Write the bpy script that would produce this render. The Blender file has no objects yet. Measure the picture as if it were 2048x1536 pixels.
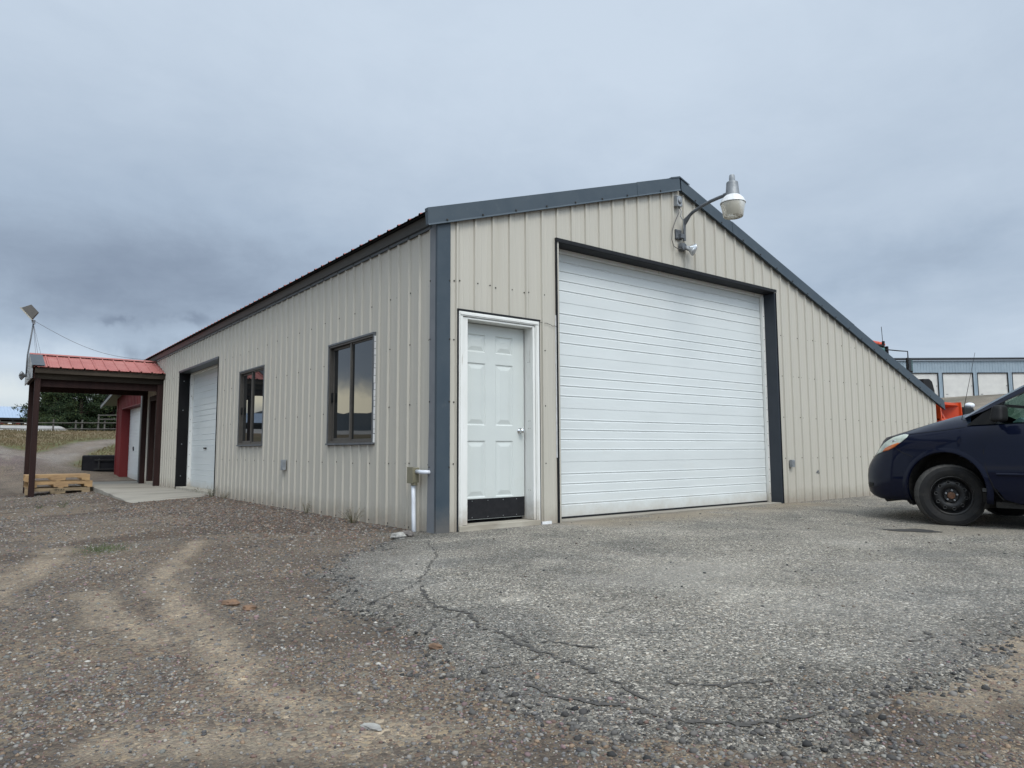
import bpy, math, random
import numpy as np
from math import radians as R, sin, cos, pi
from mathutils import Vector, Matrix
from mathutils.bvhtree import BVHTree
random.seed(7)
rng = np.random.default_rng(11)
scene = bpy.context.scene
C = scene.collection

# ---------------------------------------------------------------- camera
CAM = (-3.66254, -5.97992, 0.77856)
cam_d = bpy.data.cameras.new('camera'); cam = bpy.data.objects.new('camera', cam_d); C.objects.link(cam)
cam_d.sensor_width = 36.0; cam_d.lens = 1411.283 / 2048 * 36; cam_d.clip_start = 0.05; cam_d.clip_end = 5000
cr = (0.79323716, -0.60889722, -0.00435676); cu = (-0.05397139, -0.07743413, 0.99553556); cf = (0.60651619, 0.78946066, 0.09428666)
cam.matrix_world = Matrix(((cr[0], cu[0], -cf[0], CAM[0]), (cr[1], cu[1], -cf[1], CAM[1]), (cr[2], cu[2], -cf[2], CAM[2]), (0, 0, 0, 1)))
scene.camera = cam
scene.view_settings.view_transform = 'Standard'; scene.view_settings.look = 'None'
scene.view_settings.exposure = 0.0; scene.view_settings.gamma = 1.0

# ---------------------------------------------------------------- world: overcast sky
SUN_EL, SUN_AZ = 50.0, 192.0     # azimuth from +Y towards +X
world = bpy.data.worlds.new("World"); scene.world = world; world.use_nodes = True
wn = world.node_tree.nodes; wl = world.node_tree.links; wn.clear()
def wlink(a, b): wl.new(a, b)
def m_(op, a, b=None, clamp=False):
    n = wn.new('ShaderNodeMath'); n.operation = op; n.use_clamp = clamp
    for i, v in enumerate((a, b)):
        if v is None: continue
        if isinstance(v, (int, float)): n.inputs[i].default_value = v
        else: wlink(v, n.inputs[i])
    return n.outputs[0]
tc = wn.new('ShaderNodeTexCoord'); sep = wn.new('ShaderNodeSeparateXYZ'); wlink(tc.outputs['Generated'], sep.inputs[0])
dx, dy, dz = sep.outputs
az = m_('MULTIPLY', m_('ARCTAN2', dx, dy), 57.2958)
el = m_('MULTIPLY', m_('ARCSINE', dz), 57.2958)
comb = wn.new('ShaderNodeCombineXYZ')
den = m_('ADD', m_('MAXIMUM', dz, 0.0), 0.16)
wlink(m_('DIVIDE', dx, den), comb.inputs[0]); wlink(m_('DIVIDE', dy, den), comb.inputs[1])
def noise(scale, detail, rough, vec, dist=0.0):
    n = wn.new('ShaderNodeTexNoise'); n.inputs['Scale'].default_value = scale; n.inputs['Detail'].default_value = detail
    n.inputs['Roughness'].default_value = rough; n.inputs['Distortion'].default_value = dist; wlink(vec, n.inputs['Vector'])
    return m_('SUBTRACT', n.outputs[0], 0.5)
n1 = noise(0.55, 6, 0.5, comb.outputs[0], 0.3); n2 = noise(1.7, 8, 0.6, comb.outputs[0], 0.4)
n3 = noise(9.0, 5, 0.6, tc.outputs['Generated'], 0.2)
azn = m_('ADD', az, m_('MULTIPLY', n3, 10.0)); eln = m_('ADD', el, m_('MULTIPLY', n3, 5.0))
def blob(a0, e0, sa, se, amp, da=azn, de=eln):
    u = m_('DIVIDE', m_('SUBTRACT', da, a0), sa); v = m_('DIVIDE', m_('SUBTRACT', de, e0), se)
    return m_('MULTIPLY', m_('EXPONENT', m_('MULTIPLY', m_('ADD', m_('MULTIPLY', u, u), m_('MULTIPLY', v, v)), -1.0)), amp)
V = m_('ADD', m_('MULTIPLY', n1, 0.42), m_('MULTIPLY', n2, 0.40))
n4 = noise(4.5, 8, 0.62, comb.outputs[0], 0.5); V = m_('ADD', V, m_('MULTIPLY', n4, 0.16))
V = m_('ADD', V, 0.66)
sm = m_('DIVIDE', m_('SUBTRACT', el, 12.0), 24.0, True)
V = m_('ADD', V, m_('MULTIPLY', sm, 0.34))
for b in ((8, 12.5, 17, 4.4, -0.52), (2, 20, 20, 6, -0.16), (24, 17, 14, 7, -0.10), (10.3, 7.6, 1.7, 0.8, -0.40), (12.6, 9.6, 1.5, 0.45, -0.30),
          (9.3, 10.0, 0.8, 0.35, -0.25), (66, 13.5, 12, 2.2, -0.22), (45, 31, 22, 9, 0.10), (4, 4, 14, 3.5, 0.18), (20, 8, 9, 2, 0.10), (5, 6.5, 9, 1.2, 0.22), (70, 6, 14, 2.5, 0.14)):
    V = m_('ADD', V, blob(*b))
ramp = wn.new('ShaderNodeValToRGB'); wlink(V, ramp.inputs[0])
cr_ = ramp.color_ramp; cr_.elements[0].position = 0.0; cr_.elements[0].color = (0.215, 0.268, 0.36, 1)
cr_.elements[1].position = 1.0; cr_.elements[1].color = (0.63, 0.73, 0.85, 1)
e_ = cr_.elements.new(0.5); e_.color = (0.42, 0.515, 0.64, 1)
def mix(fac, a, b, typ='MIX'):
    n = wn.new('ShaderNodeMix'); n.data_type = 'RGBA'; n.blend_type = typ
    for s, v in ((n.inputs['Factor'], fac), (n.inputs['A'], a), (n.inputs['B'], b)):
        if isinstance(v, (int, float)): s.default_value = v
        elif isinstance(v, tuple): s.default_value = v
        else: wlink(v, s)
    return n.outputs['Result']
# clear cream band low in the west, and an out-of-frame glow added around the sun to light the walls
west = m_('MINIMUM', blob(-36, 3.7, 25, 1.15, 1.6), 1.0)
col = mix(west, ramp.outputs[0], (2.3, 2.15, 1.65, 1))
left = blob(1, 2.5, 20, 3.5, 0.6)
col = mix(left, col, (0.62, 0.70, 0.75, 1))
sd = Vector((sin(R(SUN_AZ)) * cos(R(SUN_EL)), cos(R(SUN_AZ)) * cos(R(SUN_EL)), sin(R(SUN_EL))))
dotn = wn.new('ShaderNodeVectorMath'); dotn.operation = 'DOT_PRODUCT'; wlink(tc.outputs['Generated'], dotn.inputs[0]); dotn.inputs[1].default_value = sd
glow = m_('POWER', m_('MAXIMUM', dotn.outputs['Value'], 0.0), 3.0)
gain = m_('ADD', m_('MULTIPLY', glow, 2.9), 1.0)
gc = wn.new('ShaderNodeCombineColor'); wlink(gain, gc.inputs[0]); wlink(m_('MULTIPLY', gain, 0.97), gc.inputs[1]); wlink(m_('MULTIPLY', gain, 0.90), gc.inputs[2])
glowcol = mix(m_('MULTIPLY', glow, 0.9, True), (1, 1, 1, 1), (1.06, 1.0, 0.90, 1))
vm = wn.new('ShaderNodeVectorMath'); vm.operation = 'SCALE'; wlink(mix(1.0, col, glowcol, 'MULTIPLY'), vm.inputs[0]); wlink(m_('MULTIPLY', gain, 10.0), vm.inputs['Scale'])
sky = wn.new('ShaderNodeTexSky'); sky.sky_type = 'NISHITA'; sky.sun_disc = False
sky.sun_elevation = R(SUN_EL); sky.sun_rotation = R(SUN_AZ); sky.air_density = 1.0; sky.dust_density = 2.0
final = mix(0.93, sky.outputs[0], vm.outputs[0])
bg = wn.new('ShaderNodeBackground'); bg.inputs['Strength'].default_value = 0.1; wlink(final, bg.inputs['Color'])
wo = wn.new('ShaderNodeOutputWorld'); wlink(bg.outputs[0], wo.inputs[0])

sun_d = bpy.data.lights.new('sun', 'SUN'); sun_d.energy = 1.45; sun_d.angle = R(22); sun_d.color = (1.0, 0.95, 0.87)
sun = bpy.data.objects.new('sun', sun_d); C.objects.link(sun)
sun.rotation_euler = sd.to_track_quat('Z', 'Y').to_euler(); sun.location = (0, -10, 20)

# ---------------------------------------------------------------- materials
def new_mat(name):
    m = bpy.data.materials.new(name); m.use_nodes = True
    nt = m.node_tree; b = nt.nodes['Principled BSDF']
    return m, nt, b
def pm(name, c1, c2=None, scale=6.0, rough=0.6, metal=0.0, bump=0.0, bscale=40.0, stretch=(1, 1, 1), spec=0.5, c3=None, s3=1.3, t3=(0.55, 0.7), detail=6, coat=0.0, rvar=0.0):
    """painted / weathered surface: two tones by noise, an optional third as patches of dirt or rust, noise bump"""
    m, nt, b = new_mat(name); N = nt.nodes; L = nt.links
    b.inputs['Roughness'].default_value = rough; b.inputs['Metallic'].default_value = metal
    b.inputs['Specular IOR Level'].default_value = spec; b.inputs['Coat Weight'].default_value = coat
    t = N.new('ShaderNodeTexCoord'); mp = N.new('ShaderNodeMapping'); mp.inputs['Scale'].default_value = stretch
    L.new(t.outputs['Object'], mp.inputs[0])
    if c2 is None: c2 = tuple(v * 0.85 for v in c1)
    n = N.new('ShaderNodeTexNoise'); n.inputs['Scale'].default_value = scale; n.inputs['Detail'].default_value = detail; L.new(mp.outputs[0], n.inputs['Vector'])
    r = N.new('ShaderNodeValToRGB'); r.color_ramp.elements[0].position = 0.33; r.color_ramp.elements[1].position = 0.67
    r.color_ramp.elements[0].color = (*c1, 1); r.color_ramp.elements[1].color = (*c2, 1); L.new(n.outputs[0], r.inputs[0])
    out = r.outputs[0]
    if c3:
        n3_ = N.new('ShaderNodeTexNoise'); n3_.inputs['Scale'].default_value = s3; n3_.inputs['Detail'].default_value = 9; n3_.inputs['Roughness'].default_value = 0.65; L.new(mp.outputs[0], n3_.inputs['Vector'])
        r3 = N.new('ShaderNodeMapRange'); r3.inputs[1].default_value = t3[0]; r3.inputs[2].default_value = t3[1]; L.new(n3_.outputs[0], r3.inputs[0])
        mx = N.new('ShaderNodeMix'); mx.data_type = 'RGBA'; L.new(r3.outputs[0], mx.inputs['Factor']); L.new(out, mx.inputs['A']); mx.inputs['B'].default_value = (*c3, 1)
        out = mx.outputs['Result']
    L.new(out, b.inputs['Base Color'])
    if rvar:
        mr = N.new('ShaderNodeMapRange'); mr.inputs[3].default_value = rough - rvar; mr.inputs[4].default_value = rough + rvar; L.new(n.outputs[0], mr.inputs[0]); L.new(mr.outputs[0], b.inputs['Roughness'])
    if bump:
        nb = N.new('ShaderNodeTexNoise'); nb.inputs['Scale'].default_value = bscale; nb.inputs['Detail'].default_value = 4; L.new(mp.outputs[0], nb.inputs['Vector'])
        bp = N.new('ShaderNodeBump'); bp.inputs['Strength'].default_value = min(1, bump); bp.inputs['Distance'].default_value = 0.01; L.new(nb.outputs[0], bp.inputs['Height']); L.new(bp.outputs[0], b.inputs['Normal'])
    return m
M = {}
M['beige'] = pm('beige_sheet_metal', (0.455, 0.428, 0.370), (0.43, 0.405, 0.352), 9.0, 0.45, bump=0.2, bscale=3, stretch=(3, 3, 0.10), c3=(0.385, 0.35, 0.285), s3=0.7, t3=(0.60, 0.86), rvar=0.06)
M['slate'] = pm('slate_trim', (0.036, 0.053, 0.070), (0.046, 0.063, 0.079), 5, 0.52, spec=0.35, bump=0.3, bscale=6, c3=(0.085, 0.1, 0.11), s3=7, t3=(0.6, 0.85), rvar=0.05)
M['slate_far'] = pm('slate_trim_side', (0.055, 0.064, 0.074), (0.045, 0.055, 0.064), 5, 0.45, bump=0.2, bscale=9)
M['sidegrey'] = pm('pale_grey_trim', (0.165, 0.175, 0.19), (0.14, 0.15, 0.165), 6, 0.55, bump=0.3, bscale=5, spec=0.35)  # lighter grey given to the side face of the corner trim
M['darktrim'] = pm('black_trim', (0.010, 0.011, 0.013), (0.016, 0.017, 0.02), 6, 0.6, spec=0.2, bump=0.2, bscale=12, c3=(0.09, 0.085, 0.075), s3=9, t3=(0.66, 0.85))
M['jamb'] = pm('dark_jamb', (0.016, 0.022, 0.032), (0.022, 0.028, 0.038), 3, 0.5, c3=(0.06, 0.055, 0.045), s3=3, t3=(0.62, 0.9))
M['void'] = pm('black_void', (0.004, 0.004, 0.005), (0.008, 0.008, 0.009), 3, 0.8, spec=0.2)
M['garage'] = pm('white_door_steel', (0.61, 0.64, 0.64), (0.575, 0.605, 0.605), 2.5, 0.35, bump=0.12, bscale=14, stretch=(0.5, 0.5, 2), c3=(0.58, 0.58, 0.55), s3=1.6, t3=(0.6, 0.95), rvar=0.05)
M['white_trim'] = pm('white_painted_wood', (0.72, 0.72, 0.70), (0.66, 0.66, 0.63), 9, 0.5, bump=0.5, bscale=40, stretch=(1, 1, 0.15), c3=(0.33, 0.29, 0.24), s3=14, t3=(0.63, 0.72))
M['entry'] = pm('pale_door_paint', (0.545, 0.575, 0.555), (0.525, 0.555, 0.54), 4, 0.38, bump=0.1, bscale=60, c3=(0.47, 0.48, 0.45), s3=3, t3=(0.6, 0.9))
M['gunk'] = pm('old_wood_sill', (0.42, 0.39, 0.33), (0.28, 0.25, 0.2), 8, 0.8, bump=0.8, bscale=30, stretch=(0.3, 1, 1))
M['kick'] = pm('black_kick_plate', (0.006, 0.006, 0.008), (0.012, 0.012, 0.014), 20, 0.6, spec=0.3, c3=(0.06, 0.115, 0.10), s3=18, t3=(0.68, 0.8))
M['red_roof'] = pm('faded_red_sheet', (0.35, 0.125, 0.11), (0.31, 0.11, 0.098), 2.5, 0.6, spec=0.22, c3=(0.38, 0.17, 0.145), s3=2, t3=(0.5, 0.8), bump=0.15, bscale=8)
M['red_wall'] = pm('red_sheet_wall', (0.13, 0.017, 0.018), (0.11, 0.015, 0.016), 2, 0.6, spec=0.2, stretch=(1, 1, .3), c3=(0.12, 0.024, 0.02), s3=2)
M['brown'] = pm('brown_stained_post', (0.020, 0.0095, 0.0085), (0.03, 0.014, 0.012), 12, 0.75, spec=0.2, bump=0.6, bscale=60, stretch=(1, 1, 0.12), c3=(0.05, 0.034, 0.025), s3=8, t3=(0.66, 0.85))
M['oldwood'] = pm('weathered_grey_wood', (0.06, 0.048, 0.036), (0.028, 0.022, 0.017), 8, 0.9, spec=0.2, bump=0.8, bscale=60, stretch=(0.12, 1, 1), c3=(0.03, 0.026, 0.022), s3=6, t3=(0.55, 0.7))
M['pallet'] = pm('pallet_wood', (0.42, 0.27, 0.13), (0.30, 0.19, 0.095), 7, 0.75, bump=0.6, bscale=50, stretch=(0.2, 1, 1), c3=(0.17, 0.11, 0.065), s3=7, t3=(0.58, 0.78))
M['pallet_old'] = pm('grey_pallet_wood', (0.30, 0.22, 0.13), (0.20, 0.15, 0.09), 7, 0.8, bump=0.6, bscale=50, stretch=(0.2, 1, 1), c3=(0.10, 0.075, 0.05), s3=7, t3=(0.55, 0.75))
M['concrete'] = pm('concrete', (0.31, 0.285, 0.24), (0.25, 0.23, 0.195), 3, 0.85, bump=0.5, bscale=60, c3=(0.15, 0.13, 0.105), s3=1.3, t3=(0.5, 0.72), stretch=(0.35, 1, 1))
M['galv'] = pm('galvanised_steel', (0.28, 0.29, 0.30), (0.2, 0.21, 0.22), 14, 0.45, metal=0.55, bump=0.2, bscale=30)
M['galvdark'] = pm('dull_grey_steel', (0.11, 0.118, 0.13), (0.08, 0.088, 0.098), 14, 0.5)
M['lampwhite'] = pm('white_reflector', (0.72, 0.73, 0.74), (0.6, 0.6, 0.6), 14, 0.4, stretch=(1, 1, .3), c3=(0.35, 0.33, 0.3), s3=12, t3=(0.6, 0.75))
M['pvc'] = pm('white_pvc', (0.66, 0.69, 0.74), (0.58, 0.61, 0.66), 9, 0.35)
M['tanbox'] = pm('tan_painted_box', (0.20, 0.185, 0.125), (0.17, 0.155, 0.105), 12, 0.5, bump=.3, bscale=30)
M['greybox'] = pm('grey_cast_box', (0.30, 0.32, 0.34), (0.22, 0.235, 0.25), 20, 0.5, metal=0.2)
M['black'] = pm('black_plastic', (0.007, 0.007, 0.008), (0.012, 0.012, 0.012), 9, 0.6, spec=0.2)
M['cable'] = pm('grey_cable', (0.09, 0.09, 0.09), (0.13, 0.12, 0.11), 20, 0.6)
M['bronze'] = pm('bronze_window_frame', (0.055, 0.050, 0.044), (0.07, 0.063, 0.055), 12, 0.5, c3=(0.11, 0.095, 0.078), s3=12, t3=(0.6, 0.8))
M['chrome'] = pm('polished_metal', (0.75, 0.75, 0.76), (0.6, 0.6, 0.6), 9, 0.12, metal=1.0)
M['bulbglass'] = pm('silvered_bulb', (0.62, 0.64, 0.66), (0.5, 0.52, 0.54), 9, 0.18, metal=0.6)
M['screw'] = pm('screw_head', (0.03, 0.028, 0.026), (0.05, 0.045, 0.04), 60, 0.6, spec=0.2)
M['caulk'] = pm('white_caulk', (0.72, 0.73, 0.74), (0.6, 0.6, 0.6), 9, 0.6)
M['bluegrey'] = pm('pale_blue_grey_sheet', (0.25, 0.31, 0.36), (0.22, 0.28, 0.33), 1.5, 0.45)
M['rollup'] = pm('rollup_white', (0.62, 0.61, 0.58), (0.56, 0.55, 0.53), 1.5, 0.5)
M['roofblue'] = pm('pale_blue_metal_roof', (0.36, 0.44, 0.56), (0.33, 0.41, 0.53), 0.4, 0.35)
M['orange'] = pm('orange_machine_paint', (0.62, 0.07, 0.015), (0.52, 0.055, 0.012), 3, 0.35, c3=(0.3, 0.04, 0.02), s3=4, t3=(0.6, 0.8))
M['bucket'] = pm('black_painted_steel', (0.006, 0.006, 0.008), (0.01, 0.01, 0.012), 5, 0.8, spec=0.12, c3=(0.02, 0.018, 0.016), s3=6, t3=(0.6, 0.8))
M['tarp'] = pm('white_sack', (0.7, 0.72, 0.76), (0.6, 0.63, 0.68), 5, 0.6, bump=.5, bscale=12)
M['rail'] = pm('weathered_fence_wood', (0.10, 0.093, 0.083), (0.065, 0.06, 0.053), 4, 0.85)
M['trunk'] = pm('pine_bark', (0.09, 0.06, 0.045), (0.05, 0.035, 0.028), 8, 0.9, bump=1, bscale=14)
M['needle_a'] = pm('pine_needles', (0.014, 0.026, 0.014), (0.03, 0.045, 0.022), 0.9, 0.7, spec=0.08)
M['needle_b'] = pm('light_pine_needles', (0.062, 0.078, 0.030), (0.030, 0.046, 0.020), 1.2, 0.7, spec=0.08)
M['hill'] = pm('forested_hill', (0.03, 0.04, 0.05), (0.05, 0.055, 0.06), 0.02, 0.9)  # dark blue tint carries the distance haze in the hill colour
M['hillw'] = pm('bare_western_hill', (0.06, 0.058, 0.06), (0.035, 0.04, 0.045), 0.01, 0.9)
M['tyre'] = pm('tyre_rubber', (0.011, 0.011, 0.012), (0.018, 0.017, 0.016), 12, 0.8, bump=.3, bscale=80, spec=0.3, c3=(0.034, 0.031, 0.027), s3=9, t3=(0.55, 0.8))
M['tread'] = pm('dusty_tread', (0.075, 0.071, 0.066), (0.05, 0.048, 0.045), 20, 0.9, spec=0.15)
M['rimedge'] = pm('worn_rim_edge', (0.06, 0.058, 0.055), (0.035, 0.034, 0.033), 30, 0.5)
M['rim'] = pm('black_steel_rim', (0.006, 0.006, 0.007), (0.01, 0.01, 0.01), 9, 0.42, spec=0.35, c3=(0.03, 0.024, 0.02), s3=14, t3=(0.62, 0.75))
M['rust'] = pm('rusty_hub', (0.12, 0.05, 0.022), (0.07, 0.04, 0.025), 30, 0.8)
M['amber'] = pm('amber_lens', (0.55, 0.14, 0.03), (0.48, 0.12, 0.03), 30, 0.2, coat=0.6)
M['interior'] = pm('grey_car_interior', (0.10, 0.10, 0.10), (0.08, 0.08, 0.08), 9, 0.7)
M['underbody'] = pm('muddy_underbody', (0.008, 0.008, 0.007), (0.022, 0.019, 0.016), 14, 0.9, bump=1, bscale=40)
M['weed'] = pm('dry_weed', (0.12, 0.095, 0.055), (0.06, 0.065, 0.03), 15, 0.8)
M['drygrass'] = pm('dry_field_grass', (0.15, 0.112, 0.066), (0.10, 0.085, 0.048), 0.5, 0.9, spec=0.1)
M['greengrass'] = pm('green_grass', (0.045, 0.075, 0.02), (0.07, 0.09, 0.03), 9, 0.8)
M['oil'] = pm('oil_stain', (0.035, 0.033, 0.032), (0.05, 0.048, 0.045), 30, 0.5)
M['crack'] = pm('crack_filling', (0.045, 0.042, 0.038), (0.085, 0.078, 0.07), 60, 0.95)
M['rock'] = pm('pale_rock', (0.36, 0.35, 0.32), (0.20, 0.19, 0.18), 25, 0.85, bump=1, bscale=40)
M['rockdark'] = pm('grey_brown_rock', (0.16, 0.14, 0.125), (0.09, 0.08, 0.075), 25, 0.85, bump=1, bscale=40)
M['rockrust'] = pm('rust_coloured_rock', (0.20, 0.115, 0.065), (0.12, 0.075, 0.05), 25, 0.85, bump=1, bscale=40)
M['creamdoor'] = pm('cream_door', (0.52, 0.50, 0.40), (0.46, 0.44, 0.35), 5, 0.5)

def splash(m, zmax, col, amt):
    nt = m.node_tree; N = nt.nodes; L = nt.links; b = N['Principled BSDF']; src = b.inputs['Base Color'].links[0].from_socket
    t = N.new('ShaderNodeTexCoord'); sp = N.new('ShaderNodeSeparateXYZ'); L.new(t.outputs['Object'], sp.inputs[0]); n = N.new('ShaderNodeTexNoise'); n.inputs['Scale'].default_value = 5; n.inputs['Detail'].default_value = 10; n.inputs['Roughness'].default_value = .75; L.new(t.outputs['Object'], n.inputs[0])
    mr = N.new('ShaderNodeMapRange'); mr.inputs[1].default_value = zmax; mr.inputs[2].default_value = -0.05; L.new(sp.outputs[2], mr.inputs[0])
    ad = N.new('ShaderNodeMath'); ad.operation = 'ADD'; L.new(mr.outputs[0], ad.inputs[0]); L.new(n.outputs[0], ad.inputs[1]); m2 = N.new('ShaderNodeMapRange'); m2.inputs[1].default_value = .85; m2.inputs[2].default_value = 1.35; m2.inputs[4].default_value = amt; L.new(ad.outputs[0], m2.inputs[0])
    mx = N.new('ShaderNodeMix'); mx.data_type = 'RGBA'; L.new(m2.outputs[0], mx.inputs['Factor']); L.new(src, mx.inputs['A']); mx.inputs['B'].default_value = (*col, 1); L.new(mx.outputs['Result'], b.inputs['Base Color'])
splash(M['beige'], 0.35, (0.24, 0.20, 0.155), .6); splash(M['garage'], 0.30, (0.36, 0.31, 0.24), .5); splash(M['white_trim'], 0.45, (0.30, 0.25, 0.19), .7); splash(M['slate'], 0.4, (0.15, 0.13, 0.11), .5)
def glass_mat(name, base=(0.012, 0.014, 0.015), ior=1.75):
    m, nt, b = new_mat(name); b.inputs['Base Color'].default_value = (*base, 1); b.inputs['Roughness'].default_value = 0.012
    b.inputs['IOR'].default_value = ior; b.inputs['Specular IOR Level'].default_value = 0.5
    N = nt.nodes; L = nt.links; t = N.new('ShaderNodeTexCoord'); n = N.new('ShaderNodeTexNoise'); n.inputs['Scale'].default_value = 1.6; n.inputs['Detail'].default_value = 1
    L.new(t.outputs['Object'], n.inputs[0]); bp = N.new('ShaderNodeBump'); bp.inputs['Strength'].default_value = 0.03; bp.inputs['Distance'].default_value = 0.02; L.new(n.outputs[0], bp.inputs['Height']); L.new(bp.outputs[0], b.inputs['Normal'])
    return m
M['glass'] = glass_mat('window_glass')
def clear_glass(name, tint, rough=0.0, alpha=None):
    m, nt, b = new_mat(name); N = nt.nodes; L = nt.links
    tr = N.new('ShaderNodeBsdfTransparent'); tr.inputs[0].default_value = (*tint, 1); gl = N.new('ShaderNodeBsdfGlossy'); gl.inputs['Roughness'].default_value = rough
    fr = N.new('ShaderNodeFresnel'); fr.inputs[0].default_value = 1.5; mx = N.new('ShaderNodeMixShader')
    L.new(fr.outputs[0], mx.inputs[0]); L.new(tr.outputs[0], mx.inputs[1]); L.new(gl.outputs[0], mx.inputs[2])
    L.new(mx.outputs[0], N['Material Output'].inputs[0]); return m
M['carglass'] = clear_glass('green_car_glass', (0.42, 0.60, 0.55))
M['refractor'] = clear_glass('clear_refractor', (0.78, 0.78, 0.76), 0.1)
def frosted():
    m, nt, b = new_mat('frosted_prismatic_lens'); b.inputs['Base Color'].default_value = (0.55, 0.52, 0.44, 1); b.inputs['Roughness'].default_value = 0.35
    b.inputs['Transmission Weight'].default_value = 0.35; b.inputs['Subsurface Weight'].default_value = 0.0; return m
M['frosted'] = frosted()
def car_paint():
    m, nt, b = new_mat('navy_car_paint'); b.inputs['Base Color'].default_value = (0.0026, 0.0046, 0.016, 1); b.inputs['Roughness'].default_value = 0.28
    b.inputs['Metallic'].default_value = 0.0; b.inputs['Specular IOR Level'].default_value = 0.06; b.inputs['Coat Weight'].default_value = 0.5; b.inputs['Coat IOR'].default_value = 1.42; b.inputs['Coat Roughness'].default_value = 0.06
    N = nt.nodes; L = nt.links; t = N.new('ShaderNodeTexCoord'); n = N.new('ShaderNodeTexNoise'); n.inputs['Scale'].default_value = 2.5; n.inputs['Detail'].default_value = 8
    L.new(t.outputs['Object'], n.inputs[0]); mr = N.new('ShaderNodeMapRange'); mr.inputs[1].default_value = 0.35; mr.inputs[2].default_value = 0.75; mr.inputs[3].default_value = 0.3; mr.inputs[4].default_value = 0.6
    L.new(n.outputs[0], mr.inputs[0]); L.new(mr.outputs[0], b.inputs['Roughness'])
    mr2 = N.new('ShaderNodeMapRange'); mr2.inputs[1].default_value = 0.5; mr2.inputs[2].default_value = 0.8; mr2.inputs[3].default_value = 0.02; mr2.inputs[4].default_value = 0.12
    L.new(n.outputs[0], mr2.inputs[0]); L.new(mr2.outputs[0], b.inputs['Coat Roughness'])
    return m
M['paint'] = car_paint()
def lens_mat():
    m, nt, b = new_mat('hazed_headlight_lens'); b.inputs['Base Color'].default_value = (0.42, 0.47, 0.41, 1); b.inputs['Roughness'].default_value = 0.22
    b.inputs['Coat Weight'].default_value = 0.7; b.inputs['Coat Roughness'].default_value = 0.08
    N = nt.nodes; L = nt.links; t = N.new('ShaderNodeTexCoord'); n = N.new('ShaderNodeTexNoise'); n.inputs['Scale'].default_value = 9; L.new(t.outputs['Object'], n.inputs[0])
    r = N.new('ShaderNodeValToRGB'); r.color_ramp.elements[0].color = (0.30, 0.35, 0.31, 1); r.color_ramp.elements[1].color = (0.55, 0.58, 0.50, 1); r.color_ramp.elements[0].position = .35; r.color_ramp.elements[1].position = .65
    L.new(n.outputs[0], r.inputs[0]); L.new(r.outputs[0], b.inputs['Base Color']); return m
M['lens'] = lens_mat()

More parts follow.
